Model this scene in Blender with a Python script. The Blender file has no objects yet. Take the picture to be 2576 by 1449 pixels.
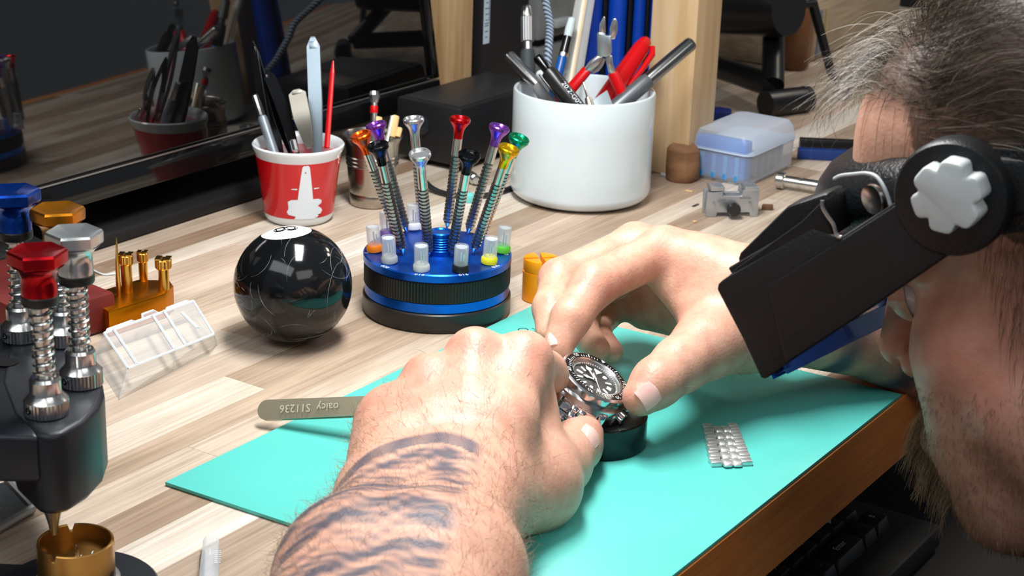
import bpy, bmesh, math, random
import numpy as np
from mathutils import Vector, Matrix
PI = math.pi
scene = bpy.context.scene
COL = scene.collection
# ------------------------------------------------------------------ camera, world, lamps, exposure
TZ = 0.75                                   # height of the bench top
FPX, CX, CY = 4400.0, 1288.0, 724.5         # focal length and centre for the 2576 x 1449 frame
PITCH = math.atan(1544 / FPX); ROLL = math.radians(2.0)
_f = Vector((0, math.cos(PITCH), -math.sin(PITCH))); _u = Vector((0, math.sin(PITCH), math.cos(PITCH))); _r = Vector((1, 0, 0))
CR = _r * math.cos(ROLL) + _u * math.sin(ROLL); CU = _u * math.cos(ROLL) - _r * math.sin(ROLL); CF = _f
CAM = Vector((0, 0, TZ + 0.385))
cd = bpy.data.cameras.new('camera'); cam = bpy.data.objects.new('camera', cd); COL.objects.link(cam)
cam.matrix_world = Matrix((( CR.x, CU.x, -CF.x, CAM.x), (CR.y, CU.y, -CF.y, CAM.y), (CR.z, CU.z, -CF.z, CAM.z), (0, 0, 0, 1)))
cd.sensor_width = 36.0; cd.sensor_fit = 'HORIZONTAL'; cd.lens = FPX / 2576 * 36
cd.clip_start = 0.02; cd.clip_end = 30
cd.dof.use_dof = True; cd.dof.focus_distance = 0.95; cd.dof.aperture_fstop = 24
scene.camera = cam
w = bpy.data.worlds.new('world'); scene.world = w; w.use_nodes = True
w.node_tree.nodes['Background'].inputs[0].default_value = (0.80, 0.9, 1.0, 1); w.node_tree.nodes['Background'].inputs[1].default_value = 0.17
def area(name, loc, target, sx, sy, power, col=(1, 1, 1), spin=0):
    l = bpy.data.lights.new(name, 'AREA'); l.shape = 'RECTANGLE'; l.size = sx; l.size_y = sy; l.energy = power; l.color = col
    o = bpy.data.objects.new(name, l); COL.objects.link(o)
    d = Vector(target) - Vector(loc)
    o.matrix_world = Matrix.Translation(loc) @ d.to_track_quat('-Z', 'Y').to_matrix().to_4x4() @ Matrix.Rotation(spin, 4, 'Z')
    return o
area('bench_lamp_light', (-0.02, 0.93, TZ + 0.58), (0.03, 0.88, TZ), 0.36, 0.12, 6.8, (1.0, 0.99, 0.97), math.radians(56.6))
area('ceiling_light', (-0.7, -0.3, 2.4), (0.2, 1.2, TZ), 1.8, 0.7, 15, (0.95, 0.98, 1.0))
area('front_fill_light', (1.1, -0.7, 2.3), (0.3, 0.8, TZ), 1.4, 0.7, 8, (1.0, 0.95, 0.9))  # unseen fill, added to brighten the bench's front edge and the face
area('far_right_light', (0.75, 1.75, TZ + 0.75), (0.5, 1.6, TZ), 0.4, 0.1, 3.0, (1.0, 0.9, 0.78))  # warm area light above the far right end of the bench
vs = scene.view_settings; vs.view_transform = 'Standard'; vs.look = 'None'; vs.exposure = 0.0; vs.gamma = 1.0; vs.use_curve_mapping = False

# ------------------------------------------------------------------ helpers
def ray(x, y): return CF + CR * ((x - CX) / FPX) - CU * ((y - CY) / FPX)
def at(x, y, z=0.0):
    d = ray(x, y); return CAM + d * ((TZ + z - CAM.z) / d.z)
def dp(x, y, depth): return CAM + ray(x, y) * depth
def lin(c):
    return tuple((v / 255 / 12.92 if v / 255 <= 0.04045 else ((v / 255 + 0.055) / 1.055) ** 2.4) for v in c)
def M(name, col, rough=0.5, metal=0.0, var=None, bump=None, trans=0.0, alpha=1.0, coat=0.0, sss=0.0, ior=1.45, aniso=0, objrand=None, spec=0.5):
    """procedural material: col in sRGB 0-255; var=(scale, col2, stretch xyz); bump=(scale, strength, stretch)"""
    m = bpy.data.materials.new(name); m.use_nodes = True; nt = m.node_tree; N = nt.nodes; L = nt.links
    b = N['Principled BSDF']; c = lin(col)
    b.inputs['Base Color'].default_value = (*c, 1); b.inputs['Roughness'].default_value = rough; b.inputs['Metallic'].default_value = metal
    b.inputs['Transmission Weight'].default_value = trans; b.inputs['Alpha'].default_value = alpha; b.inputs['Coat Weight'].default_value = coat
    b.inputs['Coat Roughness'].default_value = 0.08; b.inputs['IOR'].default_value = ior; b.inputs['Specular IOR Level'].default_value = spec
    if sss:
        b.inputs['Subsurface Weight'].default_value = sss; b.inputs['Subsurface Radius'].default_value = (0.006, 0.0025, 0.0012); b.inputs['Subsurface Scale'].default_value = 1.0
    tc = None
    def noise(scale, stretch, detail=4):
        nonlocal tc
        if tc is None: tc = N.new('ShaderNodeTexCoord')
        mp = N.new('ShaderNodeMapping'); mp.inputs['Scale'].default_value = stretch or (1, 1, 1)
        L.new(tc.outputs['Object'], mp.inputs[0]); n = N.new('ShaderNodeTexNoise'); n.inputs['Scale'].default_value = scale; n.inputs['Detail'].default_value = detail
        L.new(mp.outputs[0], n.inputs['Vector']); return n
    if var:
        n = noise(var[0], var[2] if len(var) > 2 else None); r = N.new('ShaderNodeValToRGB')
        r.color_ramp.elements[0].position = 0.35; r.color_ramp.elements[1].position = 0.65
        r.color_ramp.elements[0].color = (*c, 1); r.color_ramp.elements[1].color = (*lin(var[1]), 1)
        L.new(n.outputs['Fac'], r.inputs[0]); L.new(r.outputs[0], b.inputs['Base Color'])
    if bump:
        n = noise(bump[0], bump[2] if len(bump) > 2 else None); bp = N.new('ShaderNodeBump'); bp.inputs['Strength'].default_value = bump[1]; bp.inputs['Distance'].default_value = 0.001
        L.new(n.outputs['Fac'], bp.inputs['Height']); L.new(bp.outputs[0], b.inputs['Normal'])
    return m
def clear_plastic(name, col, opac, rough=0.15):
    """thin clear plastic wall: mostly passes light, a little milky, with a glossy skin"""
    m = bpy.data.materials.new(name); m.use_nodes = True; nt = m.node_tree; N = nt.nodes; L = nt.links
    b = N['Principled BSDF']; b.inputs['Base Color'].default_value = (*lin(col), 1); b.inputs['Roughness'].default_value = rough
    t = N.new('ShaderNodeBsdfTransparent'); mx = N.new('ShaderNodeMixShader'); out = N['Material Output']
    lw = N.new('ShaderNodeLayerWeight'); lw.inputs[0].default_value = 0.35
    ma = N.new('ShaderNodeMath'); ma.operation = 'MULTIPLY_ADD'; ma.inputs[1].default_value = min(1 - opac, 0.55); ma.inputs[2].default_value = opac; ma.use_clamp = True
    L.new(lw.outputs['Facing'], ma.inputs[0]); L.new(ma.outputs[0], mx.inputs[0]); L.new(t.outputs[0], mx.inputs[1]); L.new(b.outputs[0], mx.inputs[2]); L.new(mx.outputs[0], out.inputs[0])
    return m

class G:
    """collects shapes into one mesh"""
    def __init__(s): s.v = []; s.f = []; s.T = Matrix.Identity(4)
    def add(s, vs, fs, T=None):
        o = len(s.v); T = s.T @ T if T is not None else s.T
        s.v += [T @ Vector(p) for p in vs]; s.f += [tuple(i + o for i in q) for q in fs]; return s
    def box(s, c, d, T=None):
        x, y, z = d[0] / 2, d[1] / 2, d[2] / 2; c = Vector(c)
        return s.add([c + Vector(p) for p in ((-x, -y, -z), (x, -y, -z), (x, y, -z), (-x, y, -z), (-x, -y, z), (x, -y, z), (x, y, z), (-x, y, z))],
                     [(3, 2, 1, 0), (4, 5, 6, 7), (0, 1, 5, 4), (1, 2, 6, 5), (2, 3, 7, 6), (3, 0, 4, 7)], T)
    def lathe(s, prof, n=32, T=None, mod=None):
        """profile of (r, z) turned about z; mod(i, k) scales the radius (i: angle index, k: profile index)"""
        vs = []; fs = []
        for k, (r, z) in enumerate(prof):
            for i in range(n):
                q = r * (mod(i, k) if mod else 1); a = 2 * PI * i / n
                vs.append((q * math.cos(a), q * math.sin(a), z))
        for k in range(len(prof) - 1):
            for i in range(n):
                j = (i + 1) % n; fs.append((k * n + i, k * n + j, (k + 1) * n + j, (k + 1) * n + i))
        if prof[0][0] > 1e-7: fs.append(tuple(range(n - 1, -1, -1)))
        if prof[-1][0] > 1e-7: fs.append(tuple((len(prof) - 1) * n + i for i in range(n)))
        return s.add(vs, fs, T)
    def ring(s, prof, n=32, T=None):
        """closed profile turned about z (hollow things)"""
        m = len(prof); vs = []; fs = []
        for (r, z) in prof:
            for i in range(n): a = 2 * PI * i / n; vs.append((r * math.cos(a), r * math.sin(a), z))
        for k in range(m):
            k2 = (k + 1) % m
            for i in range(n): j = (i + 1) % n; fs.append((k * n + i, k * n + j, k2 * n + j, k2 * n + i))
        return s.add(vs, fs, T)
    def tube(s, pts, r, n=8, caps=True, T=None, flat=1.0):
        pts = [Vector(p) for p in pts]; m = len(pts); rs = r if isinstance(r, (list, tuple)) else [r] * m
        vs = []; fs = []; t0 = (pts[1] - pts[0]).normalized(); up = t0.orthogonal().normalized()
        for k in range(m):
            t = (pts[min(k + 1, m - 1)] - pts[max(k - 1, 0)]).normalized()
            up = (up - t * up.dot(t)).normalized(); sd = t.cross(up)
            for i in range(n):
                a = 2 * PI * i / n; vs.append(pts[k] + (up * math.cos(a) * flat + sd * math.sin(a)) * rs[k])
        for k in range(m - 1):
            for i in range(n): j = (i + 1) % n; fs.append((k * n + i, k * n + j, (k + 1) * n + j, (k + 1) * n + i))
        if caps: fs.append(tuple(range(n - 1, -1, -1))); fs.append(tuple((m - 1) * n + i for i in range(n)))
        return s.add(vs, fs, T)
    def prism(s, poly, z0, z1, T=None):
        n = len(poly); a = sum(poly[i][0] * poly[(i + 1) % n][1] - poly[(i + 1) % n][0] * poly[i][1] for i in range(n))
        if a < 0: poly = poly[::-1]
        vs = [(p[0], p[1], z0) for p in poly] + [(p[0], p[1], z1) for p in poly]
        fs = [tuple(range(n - 1, -1, -1)), tuple(range(n, 2 * n))] + [(i, (i + 1) % n, n + (i + 1) % n, n + i) for i in range(n)]
        return s.add(vs, fs, T)
    def strip(s, A, B, thick, T=None):
        """plate whose two long borders are the point lists A and B, thickened along its normal"""
        n = len(A); vs = []; fs = []
        for k in range(n):
            a, b = Vector(A[k]), Vector(B[k]); k2 = min(k + 1, n - 1); k1 = max(k - 1, 0)
            nrm = (b - a).cross(Vector(A[k2]) - Vector(A[k1]) + Vector(B[k2]) - Vector(B[k1])).normalized() * thick
            vs += [a, b, b + nrm, a + nrm]
        for k in range(n - 1):
            for i in range(4): fs.append((4 * k + i, 4 * k + (i + 1) % 4, 4 * k + 4 + (i + 1) % 4, 4 * k + 4 + i))
        fs += [(3, 2, 1, 0), tuple(4 * (n - 1) + i for i in range(4))]
        return s.add(vs, fs, T)
    def ball(s, c, r, n=16, T=None):
        return s.lathe([(r * math.sin(PI * k / n) if 0 < k < n else 0, c[2] - r * math.cos(PI * k / n)) for k in range(n + 1)], 2 * n,
                       (T or Matrix.Identity(4)) @ Matrix.Translation((c[0], c[1], 0)))
def mesh_of(name, g, mat, bevel=0.0, seg=2, sharp=35, smooth=True):
    me = bpy.data.meshes.new(name); me.from_pydata([tuple(p) for p in g.v], [], g.f); me.update()
    bm = bmesh.new(); bm.from_mesh(me)
    bmesh.ops.remove_doubles(bm, verts=bm.verts, dist=1e-6); bmesh.ops.recalc_face_normals(bm, faces=bm.faces)
    if bevel:
        es = [e for e in bm.edges if len(e.link_faces) == 2 and e.calc_face_angle(0) > math.radians(30)]
        bmesh.ops.bevel(bm, geom=es, offset=bevel, segments=seg, profile=0.5, affect='EDGES', clamp_overlap=True)
    bm.to_mesh(me); bm.free()
    if smooth:
        me.shade_smooth(); me.set_sharp_from_angle(angle=math.radians(sharp))
    if mat: me.materials.append(mat)
    return me
def obj(name, g, mat, parent=None, bevel=0.0, label=None, loc=None, **kw):
    me = mesh_of(name, g, mat, bevel, **kw) if isinstance(g, G) else g
    o = bpy.data.objects.new(name, me); COL.objects.link(o)
    if parent: o.parent = parent
    if loc is not None: o.location = loc
    if label: o['label'] = label
    return o
def thing(name, label, cat, T=None, group=None):
    o = bpy.data.objects.new(name, None); COL.objects.link(o); o.empty_display_size = 0.02
    if T is not None: o.matrix_world = T if isinstance(T, Matrix) else Matrix.Translation(T)
    o['label'] = label; o['category'] = cat
    if group: o['group'] = group
    return o
def tag(o, label, cat, group=None, kind=None):
    o['label'] = label; o['category'] = cat
    if group: o['group'] = group
    if kind: o['kind'] = kind
    return o
def frame(o, z, x=None):
    """matrix at o whose z axis is z and whose x axis is close to x"""
    z = Vector(z).normalized(); x = Vector(x) if x is not None else Vector((1, 0, 0))
    if abs(x.normalized().dot(z)) > 0.98: x = Vector((0, 1, 0))
    y = z.cross(x).normalized(); x = y.cross(z)
    return Matrix(((x.x, y.x, z.x, o[0]), (x.y, y.y, z.y, o[1]), (x.z, y.z, z.z, o[2]), (0, 0, 0, 1)))
def RZ(o, deg): return Matrix.Translation(o) @ Matrix.Rotation(math.radians(deg), 4, 'Z')
def text_g(s, size, T=None, depth=0.0, g=None, align='CENTER'):
    c = bpy.data.curves.new('text', 'FONT'); c.body = s; c.size = size; c.align_x = align; c.align_y = 'CENTER'; c.extrude = depth; c.resolution_u = 2
    ob = bpy.data.objects.new('text', c); me = bpy.data.meshes.new_from_object(ob)
    g = g or G(); g.add([v.co.copy() for v in me.vertices], [tuple(p.vertices) for p in me.polygons], T)
    bpy.data.objects.remove(ob); bpy.data.curves.remove(c); bpy.data.meshes.remove(me); return g
def arcpts(c, r, a0, a1, n): return [(c[0] + r * math.cos(math.radians(a0 + (a1 - a0) * i / n)), c[1] + r * math.sin(math.radians(a0 + (a1 - a0) * i / n))) for i in range(n + 1)]

# ------------------------------------------------------------------ common materials
STEEL = M('polished_steel', (212, 212, 210), 0.22, 1.0, bump=(300, 0.05))
BRUSH = M('brushed_steel', (175, 175, 172), 0.32, 1.0, bump=(400, 0.08, (1, 1, 0.05)))
SATIN = M('satin_steel', (172, 174, 174), 0.38, 1.0, bump=(200, 0.04))
BLACKP = M('black_plastic', (17, 18, 20), 0.42, bump=(900, 0.15))
BLACKG = M('gloss_black', (8, 9, 11), 0.12, bump=(60, 0.01))
BLACKM = M('matte_black', (14, 14, 16), 0.6, bump=(500, 0.1))
GOLD = M('gold_anodised', (205, 128, 12), 0.33, 1.0, bump=(600, 0.05))
BRASS = M('brass', (214, 165, 74), 0.22, 1.0, bump=(500, 0.06))
WHITEC = M('white_ceramic', (226, 232, 235), 0.16, coat=0.4, var=(8, (220, 228, 232)))
RED = M('red_plastic', (205, 10, 18), 0.28, var=(40, (190, 8, 16)))
BLUE = M('blue_plastic', (10, 62, 170), 0.35, var=(30, (8, 54, 158)))
# bench frame: local x runs along the bench's front edge, local y away from the person
BO = Vector((0.046, 0.657, TZ)); BA = 56.6
BT = RZ(BO, BA); BU = BT.to_3x3() @ Vector((1, 0, 0)); BV = BT.to_3x3() @ Vector((0, 1, 0))
def bl(p): return BT.inverted() @ Vector(p)
# ------------------------------------------------------------------ the setting
g = G().box((0.6, 1.2, -0.02), (5, 5, 0.04)); f = obj('floor', g, M('floor_dark', (30, 29, 31), 0.8, var=(3, (24, 24, 27)), bump=(20, 0.1))); f['kind'] = 'structure'
WALL = M('dark_wall', (52, 48, 44), 0.8, var=(4, (44, 41, 38)), bump=(60, 0.1))
g = G().box((0.8, 0.93, 1.25 - TZ), (4.4, 0.05, 2.5)); f = obj('wall_back', g, WALL); f.matrix_world = BT; f['kind'] = 'structure'
# ------------------------------------------------------------------ workbench: laminated staves, each a part
def wood_mat(name, cols, rough=0.42, grain=1.0):
    m = bpy.data.materials.new(name); m.use_nodes = True; nt = m.node_tree; N = nt.nodes; L = nt.links; b = N['Principled BSDF']; b.inputs['Roughness'].default_value = rough
    oi = N.new('ShaderNodeObjectInfo'); tc = N.new('ShaderNodeTexCoord')
    r = N.new('ShaderNodeValToRGB'); r.color_ramp.interpolation = 'LINEAR'
    while len(r.color_ramp.elements) < len(cols): r.color_ramp.elements.new(0.5)
    for i, c in enumerate(cols): e = r.color_ramp.elements[i]; e.position = i / max(1, len(cols) - 1); e.color = (*lin(c), 1)
    L.new(oi.outputs['Random'], r.inputs[0])
    ad = N.new('ShaderNodeVectorMath'); ad.operation = 'MULTIPLY_ADD'; ad.inputs[1].default_value = (1, 1, 1)
    cm = N.new('ShaderNodeCombineXYZ'); mu = N.new('ShaderNodeMath'); mu.operation = 'MULTIPLY'; mu.inputs[1].default_value = 37.0
    L.new(oi.outputs['Random'], mu.inputs[0]); L.new(mu.outputs[0], cm.inputs[0]); L.new(mu.outputs[0], cm.inputs[1])
    L.new(tc.outputs['Object'], ad.inputs[0]); L.new(cm.outputs[0], ad.inputs[2])
    mp = N.new('ShaderNodeMapping'); mp.inputs['Scale'].default_value = (5, 230, 150); L.new(ad.outputs[0], mp.inputs[0])
    n = N.new('ShaderNodeTexNoise'); n.inputs['Scale'].default_value = 1.6; n.inputs['Detail'].default_value = 8; n.inputs['Roughness'].default_value = 0.62; n.inputs['Distortion'].default_value = 0.5; L.new(mp.outputs[0], n.inputs['Vector'])
    mp2 = N.new('ShaderNodeMapping'); mp2.inputs['Scale'].default_value = (9, 30, 30); L.new(ad.outputs[0], mp2.inputs[0])
    n2 = N.new('ShaderNodeTexNoise'); n2.inputs['Scale'].default_value = 1.2; n2.inputs['Detail'].default_value = 3; L.new(mp2.outputs[0], n2.inputs['Vector'])
    r2 = N.new('ShaderNodeValToRGB'); r2.color_ramp.elements[0].position = 0.3; r2.color_ramp.elements[0].color = (0.52, 0.47, 0.41, 1); r2.color_ramp.elements[1].position = 0.62; r2.color_ramp.elements[1].color = (1.08, 1.06, 1.04, 1)
    mixn = N.new('ShaderNodeMath'); mixn.operation = 'MULTIPLY_ADD'; mixn.inputs[1].default_value = 0.45; L.new(n2.outputs['Fac'], mixn.inputs[0])
    m1 = N.new('ShaderNodeMath'); m1.operation = 'MULTIPLY'; m1.inputs[1].default_value = 0.55; L.new(n.outputs['Fac'], m1.inputs[0]); L.new(m1.outputs[0], mixn.inputs[2])
    L.new(mixn.outputs[0], r2.inputs[0])
    mx = N.new('ShaderNodeMix'); mx.data_type = 'RGBA'; mx.blend_type = 'MULTIPLY'; mx.inputs[0].default_value = grain
    L.new(r.outputs[0], mx.inputs[6]); L.new(r2.outputs[0], mx.inputs[7]); L.new(mx.outputs[2], b.inputs['Base Color'])
    bp = N.new('ShaderNodeBump'); bp.inputs['Strength'].default_value = 0.12; bp.inputs['Distance'].default_value = 0.001; L.new(n.outputs['Fac'], bp.inputs['Height']); L.new(bp.outputs[0], b.inputs['Normal'])
    return m
STAVE = wood_mat('bench_stave', [(168, 146, 126), (206, 193, 177), (184, 165, 146), (226, 220, 211), (196, 181, 163), (152, 129, 109), (212, 200, 186), (200, 176, 158), (218, 209, 196), (176, 155, 135)])
EDGEW = wood_mat('bench_edge_stave', [(222, 138, 66), (230, 150, 78)], 0.45, 0.7)
bench = thing('workbench', 'laminated wooden workbench of pale and brown glued staves under everything', 'workbench', BT)
rng = random.Random(11); y = 0.0; row = 0; TH = 0.042
while y < 0.86:
    wd = rng.uniform(0.019, 0.031) if row else 0.026
    x = -0.62 + rng.uniform(-0.3, 0)
    while x < 1.5:
        ln = rng.uniform(0.28, 0.62); x1 = min(x + ln, 1.56)
        g = G(); c = 0.00028; zz = rng.uniform(-0.00008, 0.0)
        vs = [(x, y, -TH), (x1, y, -TH), (x1, y + wd, -TH), (x, y + wd, -TH), (x, y, zz - c), (x1, y, zz - c), (x1, y + wd, zz - c), (x, y + wd, zz - c),
              (x + c, y + c, zz), (x1 - c, y + c, zz), (x1 - c, y + wd - c, zz), (x + c, y + wd - c, zz)]
        g.add(vs, [(3, 2, 1, 0), (0, 1, 5, 4), (1, 2, 6, 5), (2, 3, 7, 6), (3, 0, 4, 7), (8, 9, 10, 11), (4, 5, 9, 8), (5, 6, 10, 9), (6, 7, 11, 10), (7, 4, 8, 11)])
        me = bpy.data.meshes.new('stave'); me.from_pydata([tuple(p) for p in g.v], [], g.f); me.materials.append(EDGEW if row == 0 else STAVE)
        obj('stave', me, None, bench); x = x1
    y += wd; row += 1
for lx in (-0.5, 1.35):
    for ly in (0.1, 0.72): obj('leg', G().box((lx, ly, -TH - (TZ - TH) / 2), (0.07, 0.07, TZ - TH)), EDGEW, bench, 0.003)
# ------------------------------------------------------------------ green mat
MATG = M('green_mat', (86, 192, 182), 0.42, var=(14, (90, 196, 186)), bump=(700, 0.06))
mq = [bl(at(*p)) for p in ((415, 1222), (1335, 778), (2268, 1000), (1527, 1591))]
mq[2].y = 0.0006; mq[3].y = 0.0006
mat_t = thing('bench_mat', 'thin turquoise green bench mat flush with the front edge, under both hands', 'mat', BT)
obj('mat_sheet', G().prism([(p.x, p.y) for p in mq], 0.0002, 0.0022), MATG, mat_t, 0.0004)
INK = M('dark_ink', (20, 60, 58), 0.6, var=(90, (26, 66, 64)))
c = bl(at(1316, 830, 0.0022)); g = G().ring([(0.0026, 0.00222), (0.0033, 0.00222), (0.0033, 0.00235), (0.0026, 0.00235)], 24, Matrix.Translation((c.x, c.y, 0)))
c2 = bl(at(1349, 831, 0.0022)); g.box((c2.x, c2.y, 0.00228), (0.004, 0.0006, 0.0001)); g.box((c2.x + 0.001, c2.y + 0.0018, 0.00228), (0.0006, 0.004, 0.0001))
obj('printed_mark', g, INK, mat_t)
MZ = 0.0022

# ------------------------------------------------------------------ screwdriver stand
BLUEA = M('blue_anodised', (16, 98, 205), 0.30, 0.75, var=(60, (10, 62, 160)), bump=(300, 0.04))
BLUEA2 = M('blue_anodised_ring', (12, 95, 205), 0.25, 0.8, bump=(300, 0.03))
SB = at(1098, 776); SR = 0.0472
st = thing('screwdriver_stand', 'round rotating screwdriver stand in blue and black, ringed with screwdrivers', 'stand', SB)
obj('base', G().lathe([(SR - 0.0015, 0), (SR - 0.0004, 0.001), (SR, 0.002), (SR, 0.0118), (SR - 0.0008, 0.0126)], 96), M('stand_black', (42, 40, 40), 0.35, 0.3, bump=(200, 0.05)), st)
obj('blue_ring', G().lathe([(SR - 0.0022, 0.0126), (SR - 0.0012, 0.0132), (SR - 0.0012, 0.019), (SR - 0.002, 0.0194)], 96), BLUEA2, st)
obj('grip_ring', G().lathe([(SR - 0.0012, 0.0194), (SR - 0.0006, 0.0198), (SR - 0.0006, 0.0322), (SR - 0.0014, 0.0328)], 288, None, lambda i, k: 1.0 - (0.012 if (i % 2 and k in (1, 2)) else 0)), M('stand_grip', (36, 34, 33), 0.38, 0.4, bump=(300, 0.05)), st, sharp=10)
obj('top_disc', G().lathe([(SR - 0.0012, 0.0328), (SR - 0.0002, 0.0336), (SR - 0.0002, 0.0378), (SR - 0.001, 0.0386), (0.018, 0.0386), (0.017, 0.0392), (0, 0.0392)], 96), BLUEA, st)
pk = [(0.0078, 0.0388)]
for k in range(6): pk += [(0.0078, 0.0425 + k * 0.0016), (0.0071, 0.0431 + k * 0.0016), (0.0071, 0.0437 + k * 0.0016), (0.0078, 0.0441 + k * 0.0016)]
pk += [(0.0078, 0.0535), (0.0072, 0.0542), (0.006, 0.0542), (0.005, 0.0535), (0, 0.0535)]
pc = at(1108, 640, 0.0386) - SB
obj('threaded_post', G().lathe(pk, 40), BLUEA2, st, loc=(pc.x, pc.y, 0))
WPRINT = M('white_print', (225, 230, 235), 0.6, var=(50, (215, 222, 228)))
g = G()
for s, x, y in (('020', 968, 671), ('014', 1055, 691), ('016', 1166, 691), ('025', 1247, 670), ('0', 1274, 640), ('1', 921, 636)):
    p = at(x, y, 0.0387) - SB; a = math.atan2(p.y, p.x) + PI / 2
    text_g(s, 0.0042, Matrix.Translation((p.x, p.y, 0.0387)) @ Matrix.Rotation(a, 4, 'Z'), g=g)
obj('size_numbers', g, WPRINT, st)
def anod(name, col): return M(name, col, 0.22, 0.85, bump=(300, 0.04))
heads = [('orange', (225, 84, 8), (907, 338), (1004, 600), 'front-left, leaning far left'), ('purple', (128, 60, 168), (945, 312), (1024, 585), 'behind the orange one at the left'),
         ('black', (24, 26, 30), (950, 364), (1014, 639), 'at the front left'), ('silver', (190, 192, 195), (1040, 298), (1064, 575), 'at the back, standing nearly upright'),
         ('silver', (200, 202, 205), (1056, 385), (1080, 645), 'at the front, head tipped to the camera'), ('red', (205, 12, 22), (1158, 297), (1124, 575), 'at the back centre'),
         ('black', (22, 24, 28), (1181, 388), (1134, 645), 'at the front right of centre'), ('purple', (138, 80, 190), (1257, 318), (1176, 588), 'at the right rear'),
         ('yellow', (222, 180, 24), (1281, 372), (1190, 637), 'at the front right'), ('green', (20, 160, 110), (1307, 346), (1206, 602), 'rightmost, leaning right')]
def driver_meshes():
    hp = [(0.0, 0.0745), (0.0042, 0.0743), (0.0052, 0.0755), (0.0062, 0.0755), (0.0068, 0.0748), (0.0068, 0.073), (0.006, 0.0715), (0.0045, 0.0695), (0.0034, 0.067), (0.003, 0.064), (0.003, 0.0615)]
    hx = lambda i, k: 1.0 - (0.06 if (k in (3, 4, 5, 6)) and i % 5 == 0 else 0)
    h = G().lathe(hp[::-1], 30, None, None)
    # eight shallow facets round the head
    g2 = G().lathe(hp[::-1], 16)
    sh = G().lathe([(0.0030, 0.0615), (0.0030, 0.050)], 20)
    kn = [(0.0027, 0.004)]
    for k in range(18): z = 0.005 + k * 0.0025; kn += [(0.0024, z), (0.0034, z + 0.0003), (0.0034, z + 0.0015), (0.0024, z + 0.0018)]
    kn += [(0.0027, 0.0505)]
    kg = G().lathe(kn, 16, None, lambda i, k: 1.0 if i % 2 else 0.90)
    bg = G().lathe([(0.0008, -0.006), (0.0009, 0.0), (0.0016, 0.002), (0.0026, 0.004)], 12)
    return g2, sh, kg, bg
hg, shg, kng, blg = driver_meshes()
KNURL = M('knurled_steel', (165, 166, 165), 0.24, 1.0, bump=(300, 0.05))
sh_me = mesh_of('shaft', shg, STEEL); kn_me = mesh_of('knurled_grip', kng, KNURL, sharp=20); bl_me = mesh_of('blade', blg, STEEL)
for i, (cn, col, hpx, bpx, where) in enumerate(heads):
    b = at(bpx[0], bpx[1], 0.0386); Lh = 0.0755; d = ray(*hpx); back = i in (0, 1, 3, 5, 7, 9)
    o = CAM - b; B_ = 2 * o.dot(d); A_ = d.dot(d); C_ = o.dot(o) - Lh * Lh; q = B_ * B_ - 4 * A_ * C_
    if q < 0: t = -B_ / (2 * A_)
    else:
        t1 = (-B_ - math.sqrt(q)) / (2 * A_); t2 = (-B_ + math.sqrt(q)) / (2 * A_)
        # the lean of each driver points away from the stand's middle
        out = Vector((b.x - SB.x, b.y - SB.y, 0)).normalized(); mid = b + Vector((0, 0, 0.074)) + out * 0.010
        t = min((t1, t2), key=lambda t_: ((CAM + d * t_) - mid).length)
    hp_ = CAM + d * t
    r = thing('screwdriver', '%s-headed precision screwdriver in the blue stand, %s' % (cn, where), 'screwdriver', frame(b - (hp_ - b).normalized() * -0.0005, hp_ - b), 'precision screwdrivers in the rotating stand')
    obj('head', mesh_of('head', hg, anod('anodised_%s_%d' % (cn, i), col), sharp=25), None, r); obj('shaft', sh_me, None, r); obj('knurled_grip', kn_me, None, r); obj('blade', bl_me, None, r)
TUBE = clear_plastic('clear_tube', (225, 232, 238), 0.16, 0.06)
tg = G().ring([(0.0044, 0.004), (0.0044, 0.0165), (0.0040, 0.0172), (0.0037, 0.0165), (0.0037, 0.004)], 24)
tg.lathe([(0.0037, 0.0162), (0, 0.0162)], 24)
tb_me = mesh_of('tube', tg, TUBE)
cg = G().lathe([(0.0046, 0), (0.0052, 0.0006), (0.0052, 0.0036), (0.0044, 0.0048), (0.0, 0.0048)], 24)
blg2 = G().lathe([(0.0005, 0.004), (0.0005, 0.013)], 6).lathe([(0.0005, 0.004), (0.0005, 0.011)], 6, Matrix.Translation((0.0016, 0.0008, 0)))
sp_me = mesh_of('spare_blade', blg2, STEEL)
for cn, col, px, where in (('orange', (240, 130, 20), (943, 632), 'at the far left'), ('grey', (165, 170, 172), (980, 660), 'front left, beside number 020'), ('pale grey', (188, 192, 192), (1060, 680), 'front, above number 014'),
                           ('black', (18, 20, 26), (1158, 682), 'front, above number 016'), ('yellow', (226, 222, 40), (1230, 662), 'at the front right'), ('green', (96, 205, 60), (1263, 634), 'rightmost'),
                           ('violet', (120, 90, 150), (975, 596), 'at the rear left'), ('white', (215, 218, 222), (1040, 577), 'at the rear')):
    p = at(px[0], px[1], 0.0387); ou = Vector((p.x - SB.x, p.y - SB.y, 0)) * 2.2 + Vector((0, 0, 1))
    r = thing('blade_tube', 'clear blade tube with %s plug on the blue stand, %s' % (cn, where), 'tube', frame(p, ou), 'spare blade tubes around the stand')
    obj('plug', mesh_of('plug', cg, M('plug_%s' % cn.replace(' ', '_'), col, 0.4, var=(80, tuple(int(v * 0.93) for v in col)))), None, r); obj('tube', tb_me, None, r); obj('spare_blade', sp_me, None, r)

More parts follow.
